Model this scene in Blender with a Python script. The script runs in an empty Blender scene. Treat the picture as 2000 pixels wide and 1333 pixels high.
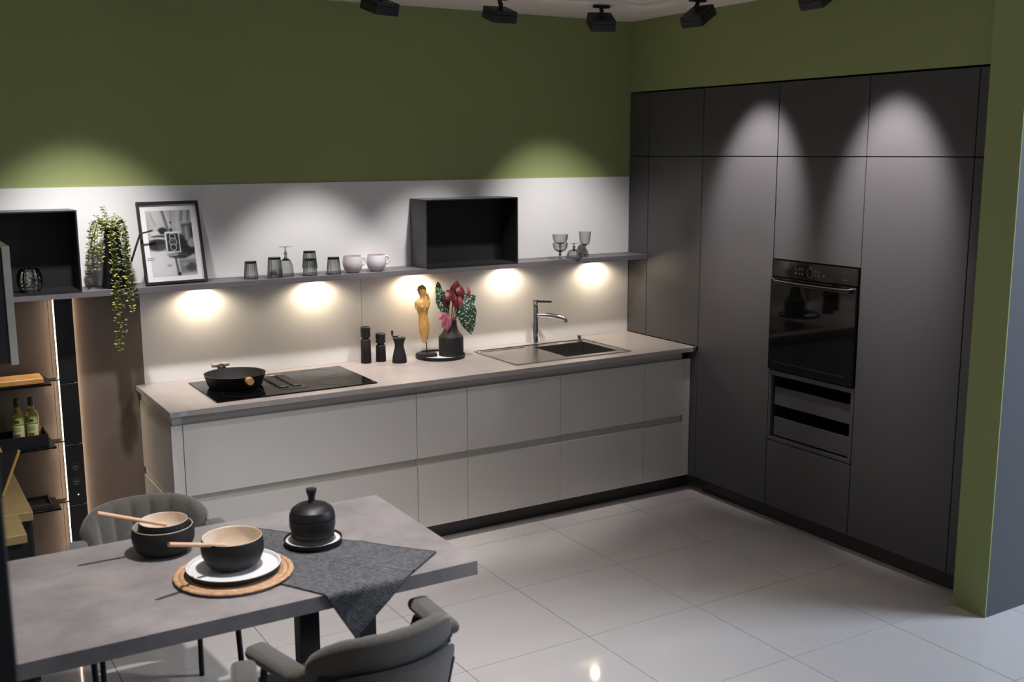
import bpy, bmesh, math, random
from mathutils import Vector, Matrix
random.seed(7)
PI = math.pi
S = bpy.context.scene
C = S.collection

# ------------------------------------------------------------------ camera
CAM = (-4.2363, -5.5620, 2.0739); YAW, PITCH, ROLL, FPX = 0.5427, -0.1747, -0.0043, 2101.26
fw = Vector((math.sin(YAW)*math.cos(PITCH), math.cos(YAW)*math.cos(PITCH), math.sin(PITCH)))
rt = Vector((math.cos(YAW), -math.sin(YAW), 0)); up = rt.cross(fw)
cr, sr = math.cos(ROLL), math.sin(ROLL)
R_, U_ = cr*rt+sr*up, -sr*rt+cr*up
cd = bpy.data.cameras.new('camera'); cam = bpy.data.objects.new('camera', cd); C.objects.link(cam)
M = Matrix((R_, U_, -fw)).transposed().to_4x4(); M.translation = Vector(CAM); cam.matrix_world = M
cd.sensor_width = 36; cd.lens = FPX/2000*36; cd.clip_start = .05
cd.dof.use_dof = True; cd.dof.focus_distance = 6.0; cd.dof.aperture_fstop = 4.0
S.camera = cam
# ------------------------------------------------------------------ world, large lights, exposure
w = bpy.data.worlds.new('world'); S.world = w; w.use_nodes = True
w.node_tree.nodes['Background'].inputs[0].default_value = (.72, .78, .9, 1)
w.node_tree.nodes['Background'].inputs[1].default_value = .18
S.view_settings.view_transform = 'Standard'; S.view_settings.look = 'None'
S.view_settings.exposure = -0.22; S.view_settings.gamma = 1; S.view_settings.use_curve_mapping = False

def aim(o, tgt):
    d = Vector(tgt)-o.location; o.rotation_euler = d.to_track_quat('-Z', 'Y').to_euler()
def area(name, loc, tgt, size, power, col):
    l = bpy.data.lights.new(name, 'AREA'); l.shape = 'RECTANGLE'; l.size, l.size_y = size; l.energy = power; l.color = col
    o = bpy.data.objects.new(name, l); C.objects.link(o); o.location = loc; aim(o, tgt); return o
# cool panel light of the neighbouring aisle, beyond the end wall on the right
area('aisle_panel_offscreen', (3.0, -5.0, 2.86), (.6, -4.2, 0), (1.8, 1.8), 380, (.66, .80, 1.0))

# ------------------------------------------------------------------ materials
def srgb(r, g, b):
    f = lambda c: ((c/255)/12.92 if c/255 <= .04045 else (((c/255)+.055)/1.055)**2.4)
    return (f(r), f(g), f(b), 1)
MATS = {}
def mat(name, col, rough=.5, metal=0, spec=.5, noise=None, bump=None, emis=None, trans=0, coat=0, sheen=0, ior=None, coords='Object'):
    """noise=(scale, other colour, contrast); bump=(scale, strength)"""
    m = bpy.data.materials.new(name); m.use_nodes = True; nt = m.node_tree; b = nt.nodes['Principled BSDF']
    b.inputs['Base Color'].default_value = col; b.inputs['Roughness'].default_value = rough
    b.inputs['Metallic'].default_value = metal; b.inputs['Specular IOR Level'].default_value = spec
    b.inputs['Transmission Weight'].default_value = trans; b.inputs['Coat Weight'].default_value = coat
    b.inputs['Coat Roughness'].default_value = .04
    b.inputs['Sheen Weight'].default_value = sheen
    if ior: b.inputs['IOR'].default_value = ior
    if emis: b.inputs['Emission Color'].default_value = emis[0]; b.inputs['Emission Strength'].default_value = emis[1]
    tc = nt.nodes.new('ShaderNodeTexCoord')
    if noise:
        n = nt.nodes.new('ShaderNodeTexNoise'); n.inputs['Scale'].default_value = noise[0]; n.inputs['Detail'].default_value = 6
        n.inputs['Roughness'].default_value = .65
        r = nt.nodes.new('ShaderNodeValToRGB'); k = noise[2] if len(noise) > 2 else .2
        r.color_ramp.elements[0].position = .5-k; r.color_ramp.elements[1].position = .5+k
        r.color_ramp.elements[0].color = col; r.color_ramp.elements[1].color = noise[1]
        nt.links.new(tc.outputs[coords], n.inputs['Vector']); nt.links.new(n.outputs['Fac'], r.inputs[0])
        nt.links.new(r.outputs[0], b.inputs['Base Color'])
    if bump:
        n2 = nt.nodes.new('ShaderNodeTexNoise'); n2.inputs['Scale'].default_value = bump[0]; n2.inputs['Detail'].default_value = 4
        bp = nt.nodes.new('ShaderNodeBump'); bp.inputs['Strength'].default_value = bump[1]; bp.inputs['Distance'].default_value = .004
        nt.links.new(tc.outputs[coords], n2.inputs['Vector']); nt.links.new(n2.outputs['Fac'], bp.inputs['Height'])
        nt.links.new(bp.outputs[0], b.inputs['Normal'])
    MATS[name] = m; return m
mat('green', srgb(146, 156, 100), .75, noise=(1.5, srgb(143, 153, 98), .3), bump=(160, .12))
mat('grey_wall', srgb(72, 73, 76), .7, noise=(2, srgb(69, 70, 73), .3), bump=(160, .1))
mat('ceiling', srgb(236, 226, 218), .8, bump=(90, .08))
mat('white_panel', srgb(222, 220, 219), .5, bump=(220, .05))
mat('niche_stone', srgb(112, 98, 88), .6, noise=(3, srgb(98, 86, 78), .25), bump=(60, .1))
mat('tile', srgb(200, 193, 189), .06, spec=.65, noise=(2.2, srgb(194, 187, 183), .3))
mat('grout', srgb(110, 102, 98), .8, noise=(30, srgb(98, 92, 88)))
mat('anthracite', srgb(76, 73, 75), .42, noise=(140, srgb(72, 69, 71), .3))
mat('carcass_dark', srgb(40, 39, 40), .5, noise=(60, srgb(36, 35, 36)))
mat('white_gloss', srgb(208, 203, 197), .10, noise=(1, srgb(206, 201, 195)), coat=.5)
mat('grip_profile', srgb(196, 190, 178), .4, noise=(40, srgb(190, 184, 172)))
mat('plinth', srgb(52, 49, 48), .35, noise=(80, srgb(48, 45, 45)))
mat('worktop', srgb(168, 158, 154), .38, noise=(9, srgb(152, 143, 140), .22), bump=(120, .08))
mat('shelf_grey', srgb(104, 100, 103), .5, noise=(30, srgb(96, 92, 95), .25))
mat('box_side', srgb(92, 92, 98), .5, noise=(40, srgb(86, 86, 92)))
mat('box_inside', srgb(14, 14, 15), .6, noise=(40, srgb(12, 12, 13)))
mat('black', srgb(17, 17, 18), .5, noise=(90, srgb(14, 14, 15)))
mat('matte_black', srgb(17, 16, 18), .6, spec=.35, noise=(140, srgb(14, 13, 15)), bump=(200, .15))
mat('black_metal', srgb(22, 22, 23), .4, metal=.3, noise=(60, srgb(18, 18, 19)))
mat('lamp_black', srgb(20, 20, 21), .55, noise=(60, srgb(17, 17, 18)))
mat('black_glass', srgb(9, 9, 10), .04, spec=.28, noise=(2, srgb(8, 8, 9)))
mat('oven_panel', srgb(14, 13, 13), .06, spec=.35, noise=(3, srgb(18, 15, 14)))
mat('chrome', (.75, .74, .73, 1), .07, metal=1, noise=(20, (.72, .71, .70, 1)))
mat('steel', srgb(182, 180, 177), .24, metal=1, noise=(60, srgb(174, 172, 169)))
mat('smoke_glass', (.95, .96, .955, 1), .01, trans=1, ior=1.45, noise=(3, (.94, .95, .945, 1)))
va_ = MATS['smoke_glass'].node_tree.nodes.new('ShaderNodeVolumeAbsorption'); va_.inputs['Color'].default_value = (.30, .315, .31, 1); va_.inputs['Density'].default_value = 125
MATS['smoke_glass'].node_tree.links.new(va_.outputs[0], MATS['smoke_glass'].node_tree.nodes['Material Output'].inputs['Volume'])
mat('clear_glass', (.92, .93, .93, 1), .02, trans=1, ior=1.45, noise=(3, (.9, .91, .91, 1)))
mat('mercury', (.5, .5, .5, 1), .1, metal=1, noise=(90, (.12, .12, .12, 1), .1))
mat('oil_glass', srgb(214, 205, 130), .05, trans=.75, ior=1.4, noise=(6, srgb(205, 192, 110)))
mat('label_green', srgb(150, 165, 80), .6, noise=(30, srgb(165, 178, 96)))
mat('label_cream', srgb(214, 208, 160), .6, noise=(30, srgb(200, 194, 140)))
mat('dark_green', srgb(46, 62, 26), .6, noise=(30, srgb(40, 54, 22)))
mat('nut_brown', srgb(150, 92, 46), .6, noise=(60, srgb(120, 70, 34)))
mat('ceramic_dark', srgb(30, 28, 27), .6, spec=.35, noise=(90, srgb(32, 30, 29)), bump=(160, .12))
mat('ceramic_cream', srgb(224, 208, 190), .4, noise=(40, srgb(214, 197, 178)))
mat('ceramic_white', srgb(228, 226, 226), .3, noise=(30, srgb(220, 218, 218)))
mat('mug_glaze', srgb(202, 196, 199), .3, noise=(18, srgb(182, 174, 177), .3), bump=(60, .06))
mat('mug_rim', srgb(150, 118, 104), .4, noise=(60, srgb(136, 104, 92)))
mat('wood_light', srgb(214, 172, 138), .5, noise=(20, srgb(200, 156, 122)))
mat('wood_grey', srgb(168, 154, 140), .5, noise=(20, srgb(150, 137, 124)))
mat('wood_warm', srgb(222, 176, 108), .4, noise=(14, srgb(196, 142, 74), .22))
mat('wood_board', srgb(205, 152, 86), .5, noise=(14, srgb(186, 132, 68)))
mat('gold', srgb(224, 184, 96), .35, metal=.6, noise=(20, srgb(212, 170, 84)))
mat('sideboard_top', srgb(150, 128, 86), .5, noise=(14, srgb(136, 115, 76)))
mat('table_top', srgb(152, 145, 144), .42, noise=(5, srgb(124, 118, 118), .16), bump=(90, .1))
mat('fabric', srgb(94, 88, 79), .9, noise=(170, srgb(64, 60, 54), .22), bump=(300, .5), sheen=.4)
mat('seam_dark', srgb(40, 38, 35), .8, noise=(100, srgb(34, 32, 30)))
mat('sticker', srgb(176, 176, 182), .4, noise=(60, srgb(160, 160, 168)))
mat('label_ink', srgb(108, 106, 112), .5, noise=(60, srgb(100, 98, 104)))
mat('socket_white', srgb(220, 220, 220), .4, emis=((1, 1, 1, 1), .6))
mat('icon_glow', srgb(62, 62, 62), .4, emis=((1, 1, 1, 1), .012))
mat('led', (1, .86, .7, 1), .4, emis=((1, .80, .58, 1), 26))
mat('puck_glow', (1, .9, .7, 1), .4, emis=((1, .83, .55, 1), 30))
mat('spot_glow', (1, 1, 1, 1), .4, emis=((1, .96, .95, 1), 1.0))
mat('leaf', srgb(126, 136, 96), .55, noise=(40, srgb(96, 110, 72), .18))
mat('leaf_yellow', srgb(168, 166, 92), .55, noise=(40, srgb(130, 136, 74), .18))
mat('stem', srgb(88, 96, 52), .6, noise=(60, srgb(74, 82, 44)))
mat('red_leaf', srgb(124, 46, 44), .45, noise=(45, srgb(84, 26, 28), .15))
mat('pink_leaf', srgb(196, 108, 122), .5, noise=(60, srgb(150, 70, 92), .12))
mat('pink_stem', srgb(190, 140, 118), .5, noise=(60, srgb(170, 120, 100)))
mat('begonia', srgb(40, 66, 48), .4, noise=(6, srgb(52, 80, 58)))
mat('paper', srgb(212, 211, 210), .6, noise=(8, srgb(206, 205, 204)))
m_ = mat('photo_print', srgb(150, 150, 150), .6); a_ = m_.node_tree.nodes.new('ShaderNodeAttribute'); a_.attribute_name = 'Tone'
m_.node_tree.links.new(a_.outputs['Color'], m_.node_tree.nodes['Principled BSDF'].inputs['Base Color'])
mat('jar_black', srgb(22, 21, 22), .45, spec=.4, noise=(60, srgb(27, 26, 28)))
mat('vase_dark', srgb(31, 30, 33), .6, spec=.35, noise=(60, srgb(27, 26, 29)))
# white spots on the begonia leaves
def spots(m, scale, col, thr):
    nt = m.node_tree; b = nt.nodes['Principled BSDF']; tc = nt.nodes.new('ShaderNodeTexCoord')
    v = nt.nodes.new('ShaderNodeTexVoronoi'); v.inputs['Scale'].default_value = scale
    r = nt.nodes.new('ShaderNodeValToRGB'); r.color_ramp.elements[0].position = thr; r.color_ramp.elements[1].position = thr+.06
    r.color_ramp.elements[0].color = (1, 1, 1, 1); r.color_ramp.elements[1].color = (0, 0, 0, 1)
    mx = nt.nodes.new('ShaderNodeMix'); mx.data_type = 'RGBA'; mx.inputs['B'].default_value = col
    src = b.inputs['Base Color'].links[0].from_socket
    nt.links.new(tc.outputs['Object'], v.inputs['Vector']); nt.links.new(v.outputs['Distance'], r.inputs[0])
    nt.links.new(r.outputs[0], mx.inputs['Factor']); nt.links.new(src, mx.inputs['A']); nt.links.new(mx.outputs['Result'], b.inputs['Base Color'])
spots(MATS['begonia'], 75, srgb(190, 205, 180), .30)
# woven cloth: fine ribs
def ribs(m, scale, other):
    nt = m.node_tree; b = nt.nodes['Principled BSDF']; tc = nt.nodes.new('ShaderNodeTexCoord')
    wv = nt.nodes.new('ShaderNodeTexWave'); wv.inputs['Scale'].default_value = scale; wv.inputs['Distortion'].default_value = .15; wv.bands_direction = 'X'
    w2 = nt.nodes.new('ShaderNodeTexWave'); w2.inputs['Scale'].default_value = scale; w2.inputs['Distortion'].default_value = .15; w2.bands_direction = 'Y'
    mu = nt.nodes.new('ShaderNodeMath'); mu.operation = 'MULTIPLY'
    r = nt.nodes.new('ShaderNodeValToRGB'); r.color_ramp.elements[0].color = b.inputs['Base Color'].default_value; r.color_ramp.elements[1].color = other
    nt.links.new(tc.outputs['UV'], wv.inputs['Vector']); nt.links.new(tc.outputs['UV'], w2.inputs['Vector'])
    nt.links.new(wv.outputs['Fac'], mu.inputs[0]); nt.links.new(w2.outputs['Fac'], mu.inputs[1])
    nt.links.new(mu.outputs[0], r.inputs[0]); nt.links.new(r.outputs[0], b.inputs['Base Color'])
    bp = nt.nodes.new('ShaderNodeBump'); bp.inputs['Strength'].default_value = .6; bp.inputs['Distance'].default_value = .002
    nt.links.new(mu.outputs[0], bp.inputs['Height']); nt.links.new(bp.outputs[0], b.inputs['Normal'])
ribs(mat('runner', srgb(38, 39, 43), .85), 20, srgb(170, 170, 175))
nt = MATS['runner'].node_tree; b_ = nt.nodes['Principled BSDF']; src = b_.inputs['Base Color'].links[0].from_socket
tc_ = nt.nodes.new('ShaderNodeTexCoord'); n_ = nt.nodes.new('ShaderNodeTexNoise'); n_.inputs['Scale'].default_value = 70; n_.inputs['Detail'].default_value = 6
r_ = nt.nodes.new('ShaderNodeValToRGB'); r_.color_ramp.elements[0].position = .38; r_.color_ramp.elements[1].position = .62; r_.color_ramp.elements[0].color = (.55, .55, .56, 1); r_.color_ramp.elements[1].color = (1.0, 1.0, 1.0, 1)
x_ = nt.nodes.new('ShaderNodeMix'); x_.data_type = 'RGBA'; x_.blend_type = 'MULTIPLY'; x_.inputs['Factor'].default_value = 1
nt.links.new(tc_.outputs['Object'], n_.inputs['Vector']); nt.links.new(n_.outputs['Fac'], r_.inputs[0]); nt.links.new(src, x_.inputs['A']); nt.links.new(r_.outputs[0], x_.inputs['B']); nt.links.new(x_.outputs['Result'], b_.inputs['Base Color'])
mat('runner_hem', srgb(48, 50, 54), .85, noise=(200, srgb(40, 42, 46)))
mat('straw', srgb(206, 168, 130), .75, noise=(50, srgb(166, 124, 90), .18), bump=(120, .5))

# ------------------------------------------------------------------ mesh helpers
def nb(): return bmesh.new()
def box(bm, x0, x1, y0, y1, z0, z1, bev=0, seg=1):
    x0, x1 = sorted((x0, x1)); y0, y1 = sorted((y0, y1)); z0, z1 = sorted((z0, z1))
    vs = [bm.verts.new((x, y, z)) for x in (x0, x1) for y in (y0, y1) for z in (z0, z1)]
    fs = [bm.faces.new([vs[i] for i in q]) for q in ((0, 1, 3, 2), (4, 6, 7, 5), (0, 4, 5, 1), (2, 3, 7, 6), (0, 2, 6, 4), (1, 5, 7, 3))]
    if bev:
        es = set(e for f in fs for e in f.edges)
        bmesh.ops.bevel(bm, geom=list(es), offset=bev, segments=seg, affect='EDGES', profile=.5)
    return bm
def B(*a, **k): return box(nb(), *a, **k)
def lathe(bm, prof, seg=40, c=(0, 0, 0), ribs=0, ribamp=0, closed=False, ribfn=None, sx=1, sy=1):
    """prof: [(r, z)]; r==0 ends make poles"""
    rings = []
    for r, z in prof:
        if r < 1e-6: rings.append([bm.verts.new((c[0], c[1], c[2]+z))])
        else:
            ring = []
            for i in range(seg):
                a = 2*PI*i/seg; rr = r
                if ribs: rr = r*(1-ribamp*(.5-.5*math.cos(a*ribs))*(ribfn(z) if ribfn else 1))
                ring.append(bm.verts.new((c[0]+rr*math.cos(a)*sx, c[1]+rr*math.sin(a)*sy, c[2]+z)))
            rings.append(ring)
    pr = list(zip(rings, rings[1:])) + ([(rings[-1], rings[0])] if closed else [])
    for A, D in pr:
        for i in range(seg):
            j = (i+1) % seg
            if len(A) == 1 and len(D) == 1: continue
            if len(A) == 1: bm.faces.new((A[0], D[j], D[i]))
            elif len(D) == 1: bm.faces.new((A[i], A[j], D[0]))
            else: bm.faces.new((A[i], A[j], D[j], D[i]))
    return bm
def L(prof, **k): return lathe(nb(), prof, **k)
def tube(bm, pts, r, seg=10, r1=None, smooth=0):
    pts = [Vector(p) for p in pts]
    for _ in range(smooth):
        q = [pts[0]]
        for a, b in zip(pts, pts[1:]): q += [a*.75+b*.25, a*.25+b*.75]
        pts = q+[pts[-1]]
    n = len(pts); rings = []; prev = None
    for i, p in enumerate(pts):
        t = (pts[min(i+1, n-1)]-pts[max(i-1, 0)]).normalized()
        if prev is None:
            a = Vector((0, 0, 1)) if abs(t.z) < .9 else Vector((1, 0, 0)); nrm = t.cross(a).normalized()
        else: nrm = (prev-t*prev.dot(t)).normalized()
        prev = nrm; bn = t.cross(nrm); rr = r if r1 is None else r+(r1-r)*i/(n-1)
        rings.append([bm.verts.new(p+nrm*rr*math.cos(2*PI*k/seg)+bn*rr*math.sin(2*PI*k/seg)) for k in range(seg)])
    for A, D in zip(rings, rings[1:]):
        for k in range(seg): bm.faces.new((A[k], A[(k+1) % seg], D[(k+1) % seg], D[k]))
    bm.faces.new(rings[0][::-1]); bm.faces.new(rings[-1])
    return bm
def T(pts, r, **k): return tube(nb(), pts, r, **k)
def prism(bm, poly, f0, f1):
    """poly of 2D points, f0/f1 map a 2D point to 3D for the two caps"""
    a = [bm.verts.new(f0(*p)) for p in poly]; b = [bm.verts.new(f1(*p)) for p in poly]
    bm.faces.new(a[::-1]); bm.faces.new(b)
    for i in range(len(poly)):
        j = (i+1) % len(poly); bm.faces.new((a[i], a[j], b[j], b[i]))
    return bm
def rootloc(p):
    while p.parent: p = p.parent
    return p.location
def obj(name, bm, m, parent=None, world=True, smooth=None):
    if parent is not None and world: bmesh.ops.translate(bm, verts=bm.verts, vec=-rootloc(parent))
    bmesh.ops.recalc_face_normals(bm, faces=bm.faces)
    if smooth:
        for f in bm.faces: f.smooth = True
        for e in bm.edges:
            if len(e.link_faces) == 2 and e.calc_face_angle(0) > math.radians(smooth): e.smooth = False
    me = bpy.data.meshes.new(name); bm.to_mesh(me); bm.free()
    me.materials.append(MATS[m])
    o = bpy.data.objects.new(name, me); C.objects.link(o)
    if parent is not None: o.parent = parent
    return o
def tag(o, label, cat, group=None):
    o['label'] = label; o['category'] = cat
    if group: o['group'] = group
    return o
def thing(name, label, cat, loc=(0, 0, 0), rz=0, group=None):
    o = bpy.data.objects.new(name, None); o.empty_display_size = .05; C.objects.link(o)
    o.location = loc; o.rotation_euler = (0, 0, rz); return tag(o, label, cat, group)
def struct(name, bm, m, label=None):
    o = obj(name, bm, m); o['kind'] = 'structure'
    if label: o['label'] = label
    return o
def dup(root, loc, rz, label, group=None):
    r = root.copy(); C.objects.link(r); r.location = loc; r.rotation_euler = (0, 0, rz); r['label'] = label
    if group: r['group'] = group
    for ch in list(root.children):
        c = ch.copy(); C.objects.link(c); c.parent = r
        for g in ch.children:
            d = g.copy(); C.objects.link(d); d.parent = c
    return r

# ================================================================== SETTING
ZC = 2.865
floor = struct('floor', B(-5.4, 1.9, -6.9, .12, -.08, -.0015), 'grout', 'glossy pale tile floor')
TS = .604; tx0, ty0 = -.492, -1.385
tbm = B(-.3005, .3005, -.3005, .3005, -.010, 0)
tile_me = None
i = 0
for ix in range(-8, 4):
    for iy in range(-9, 3):
        cx, cy = tx0+(ix+.5)*TS, ty0+(iy+.5)*TS
        if cx < -5.1 or cx > 1.6 or cy < -6.6 or cy > .0: continue
        if tile_me is None:
            o = obj('tile', tbm, 'tile', floor); tile_me = o.data
        else:
            o = bpy.data.objects.new('tile', tile_me); C.objects.link(o); o.parent = floor
        o.location = (cx, cy, 0)
wb = struct('wall_back', B(-4.4, .7, .008, .14, 0, ZC), 'green', 'olive green back wall above white panelling')
for x0, x1 in ((-3.069, -1.869), (-1.867, -.001)):
    obj('splash_panel', B(x0, x1, 0, .008, .9105, 1.40), 'white_panel', wb)
obj('upper_panel', B(-4.38, -.001, 0, .008, 1.4305, 1.912), 'white_panel', wb)
obj('niche_panel', B(-3.392, -3.071, 0, .008, .002, 1.40), 'niche_stone', wb)
obj('niche_panel', B(-4.38, -3.50, 0, .008, .002, 1.40), 'niche_stone', wb)
obj('niche_panel', B(-3.498, -3.394, 0, .008, .002, 1.40), 'niche_stone', wb)
struct('wall_right', B(0, .65, -2.598, .007, 2.437, ZC), 'green', 'olive green bulkhead above the tall cabinets')
we = struct('wall_end', B(-.074, 1.6, -2.77, -2.60, 0, ZC), 'grey_wall', 'end wall beside the tall cabinets, green edge and grey-blue face')
obj('green_edge', B(-.08, -.0742, -2.77, -2.60, 0, ZC), 'green', we)
struct('wall_left', B(-4.52, -4.401, -1.75, .14, 0, ZC), 'green', 'green side wall behind the sideboard')
struct('ceiling', B(-5.4, 1.7, -6.9, .14, ZC+.001, ZC+.12), 'ceiling', 'white ceiling')
# dropped frame that carries the light track
ZT = 2.820
fr = nb()
box(fr, -4.3, -.50, -.90, -.80, ZT, ZC); box(fr, -.60, -.50, -4.6, -.9005, ZT, ZC)
struct('trim_1', fr, 'ceiling', 'white dropped frame on the ceiling')
fr = nb()
box(fr, -4.3, -.605, -.95, -.9005, ZT+.018, ZC); box(fr, -.65, -.6005, -4.6, -.9505, ZT+.018, ZC)
struct('trim_2', fr, 'ceiling', 'narrow inner moulding of the ceiling frame')

# ================================================================== TRACK SPOTLIGHTS
def spot(loc, tgt, power, ang, blend, label, col=(1, .965, .955), rad=.035, group='black track spotlights', lname='spot_light'):
    """flat square head on a bent arm hanging from the ceiling frame"""
    t = thing('track_spotlight', label, 'spotlight', loc, group=group)
    lo = Vector(loc)
    obj('mount', B(lo.x-.045, lo.x+.045, lo.y-.018, lo.y+.018, lo.z-.014, lo.z, bev=.003), 'lamp_black', t)
    hc = lo+Vector((0, 0, -.076)); d = (Vector(tgt)-hc).normalized()
    hz = Vector((d.x, d.y, 0)); hz = hz.normalized() if hz.length > 1e-3 else Vector((0, 1, 0))
    obj('arm', T([lo+Vector((0, 0, -.014)), lo+Vector((0, 0, -.028)), lo+Vector((0, 0, -.042))-hz*.018, hc+Vector((0, 0, .02))], .011, seg=8, smooth=1), 'lamp_black', t, smooth=50)
    hb = B(-.064, .064, -.064, .064, 0, .020, bev=.003)
    for a in ((-.064, .064, -.064, -.060), (-.064, .064, .060, .064), (-.064, -.060, -.0599, .0599), (.060, .064, -.0599, .0599)): box(hb, *a, -.036, -.0001)
    q = d.to_track_quat('-Z', 'Y').to_matrix().to_4x4(); q.translation = hc
    bmesh.ops.transform(hb, matrix=q, verts=hb.verts); hd = obj('head', hb, 'lamp_black', t)
    lb = L([(0, -.003), (.04, -.003), (.04, -.0005), (0, -.0005)], seg=20); bmesh.ops.transform(lb, matrix=q, verts=lb.verts)
    obj('lens', lb, 'spot_glow', hd)
    l = bpy.data.lights.new(lname, 'SPOT'); l.energy = power; l.spot_size = math.radians(ang); l.spot_blend = blend; l.color = col; l.shadow_soft_size = rad
    o = bpy.data.objects.new(lname, l); C.objects.link(o); o.parent = t; o.location = Vector((0, 0, -.076))+d*.034
    o.rotation_euler = d.to_track_quat('-Z', 'Y').to_euler(); return t
SPZ = ZT-.0003
spot((-3.35, -.85, SPZ), (-3.30, .05, .95), 165, 60, 1.0, 'black track spotlight over the trailing plant', lname='plant_spot_offscreen')
spot((-2.09, -.84, SPZ), (-2.22, -.24, .91), 125, 56, .55, 'black track spotlight pointed at the shelf of tumblers')
spot((-1.45, -.84, SPZ), (-1.42, -.24, .91), 105, 56, .55, 'black track spotlight above the black box on the shelf')
spot((-.83, -.83, SPZ), (-.48, .04, .91), 125, 62, 1.0, 'black track spotlight next to the ceiling corner over the sink')
spot((-.55, -1.26, SPZ), (0, -1.16, 1.84), 215, 46, .8, 'black track spotlight facing the plain tall door beside the oven')
spot((-.55, -2.06, SPZ), (0, -2.06, 1.86), 235, 46, .8, 'black track spotlight facing the wide tall door next to the green end wall')
# the shadows on and under the dining table come from ceiling lamps above the frame
for x, y, p, tg, lb, ln in ((-3.05, -2.55, 220, (-3.15, -2.35, .75), 'over the straw placemat', 'table_spot_offscreen'), (-2.2, -2.0, 60, (-2.3, -1.7, .4), 'over the free end of the table', 'table_end_spot_offscreen')):
    spot((x, y, ZC), tg, p, 95, .9, 'black ceiling spotlight '+lb, group='spotlights over the dining area', lname=ln)

# ================================================================== TALL CABINETS
G = .0026
Y0 = [0, -.193, -.696, -1.296, -1.896, -2.496, -2.544]
HT, H1, ZD = 2.429, 2.040, .100
def door(name, y0, y1, z0, z1, parent, m='anthracite', th=.019):
    return obj(name, B(0, th, y1+G, y0-G, z0+G, z1-G, bev=.001), m, parent)
def carc(parent, y0, y1, z0, z1, shelves=()):
    b = nb(); X0, X1, t = .021, .575, .018
    box(b, X0, X1, y0-.001-t, y0-.001, z0, z1); box(b, X0, X1, y1+.001, y1+.001+t, z0, z1)
    a0, a1 = y1+.0012+t, y0-.0012-t
    box(b, X0, X1, a0, a1, z1-t, z1); box(b, X0, X1, a0, a1, z0, z0+t); box(b, X1-.01, X1, a0, a1, z0+t, z1-t)
    for s in shelves: box(b, X0, X1-.011, a0, a1, s-.009, s+.009)
    return obj('carcass', b, 'carcass_dark', parent)
t = thing('tall_cabinet', 'dark grey corner cabinet rising from the end of the worktop', 'cabinet', (.3, -.35, ZD), group='dark grey tall cabinets')
carc(t, -.001, Y0[2], ZD, HT, (H1,))
door('filler_strip', -.002, Y0[1], H1, HT, t); door('filler_strip', -.002, Y0[1], .912, H1, t)
door('upper_door', Y0[1], Y0[2], H1, HT, t); door('lower_door', Y0[1], Y0[2], .912, H1, t)
obj('corner_strip', B(0, .019, -.694, -.002, ZD, .8845), 'anthracite', t)
for k, lab in ((2, 'dark grey tall cabinet with plain doors between oven and white drawers'), (4, 'dark grey tall cabinet with plain doors beside the green end wall')):
    t = thing('tall_cabinet', lab, 'cabinet', (.3, (Y0[k]+Y0[k+1])/2, ZD), group='dark grey tall cabinets')
    carc(t, Y0[k], Y0[k+1], ZD, HT, (H1,))
    door('upper_door', Y0[k], Y0[k+1], H1, HT, t); door('lower_door', Y0[k], Y0[k+1], ZD, H1, t)
    last_tall = t
t = thing('tall_cabinet', 'dark grey tall cabinet that houses the oven above two open pull-out trays', 'cabinet', (.3, -1.596, ZD), group='dark grey tall cabinets')
carc(t, Y0[3], Y0[4], ZD, HT, (H1, 1.495, .868, .487))
door('upper_door', Y0[3], Y0[4], H1, HT, t); door('flap_door', Y0[3], Y0[4], 1.492, H1, t)
door('drawer_front', Y0[3], Y0[4], ZD, .481, t)
b = nb()
for (ya, yb, za, zb) in ((-1.298, -1.316, .484, .878), (-1.876, -1.894, .484, .878), (-1.3165, -1.8755, .852, .878), (-1.3165, -1.8755, .484, .502)):
    box(b, -.001, .0195, ya, yb, za, zb, bev=.001)
obj('tray_frame', b, 'anthracite', t)
for z0, z1 in ((.682, .785), (.508, .612)):
    o = obj('tray_front', B(.022, .036, -1.87, -1.322, z0, z1, bev=.001), 'anthracite', t)
    b = nb(); box(b, .0365, .50, -1.87, -1.858, z0, z1-.01); box(b, .0365, .50, -1.334, -1.322, z0, z1-.01); box(b, .0365, .50, -1.8575, -1.3345, z0, z0+.012)
    obj('tray_box', b, 'carcass_dark', o)
# oven
for z0, z1 in ((ZD, H1), (H1, HT)): door('filler_strip', Y0[5], -2.597, z0, z1, last_tall)
t = thing('oven', 'built-in black glass oven with touch panel and slim bar handle', 'oven', (.2, -1.596, .885))
obj('body', B(.012, .45, -1.872, -1.320, .887, 1.478), 'black', t)
obj('door', B(-.018, .011, -1.893, -1.299, .887, 1.396, bev=.002), 'black_glass', t)
pn = obj('control_panel', B(-.012, .011, -1.893, -1.299, 1.400, 1.489, bev=.002), 'oven_panel', t)
kn = L([(.024, 0), (.024, .002), (.021, .002), (.021, 0)], seg=28, closed=True); bmesh.ops.rotate(kn, verts=kn.verts, matrix=Matrix.Rotation(-PI/2, 3, 'Y')); bmesh.ops.translate(kn, verts=kn.verts, vec=(-.0122, -1.575, 1.440))
obj('dial_ring', kn, 'icon_glow', pn)
for (dy, z) in ((-1.475, 1.452), (-1.475, 1.430), (-1.505, 1.456), (-1.505, 1.430), (-1.525, 1.456), (-1.525, 1.430), (-1.613, 1.452), (-1.635, 1.452), (-1.613, 1.430), (-1.635, 1.430), (-1.575, 1.472), (-1.585, 1.468)):
    obj('touch_icon', B(-.0127, -.0122, dy-.004, dy+.004, z-.005, z+.005, bev=.0015), 'icon_glow', pn)
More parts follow.
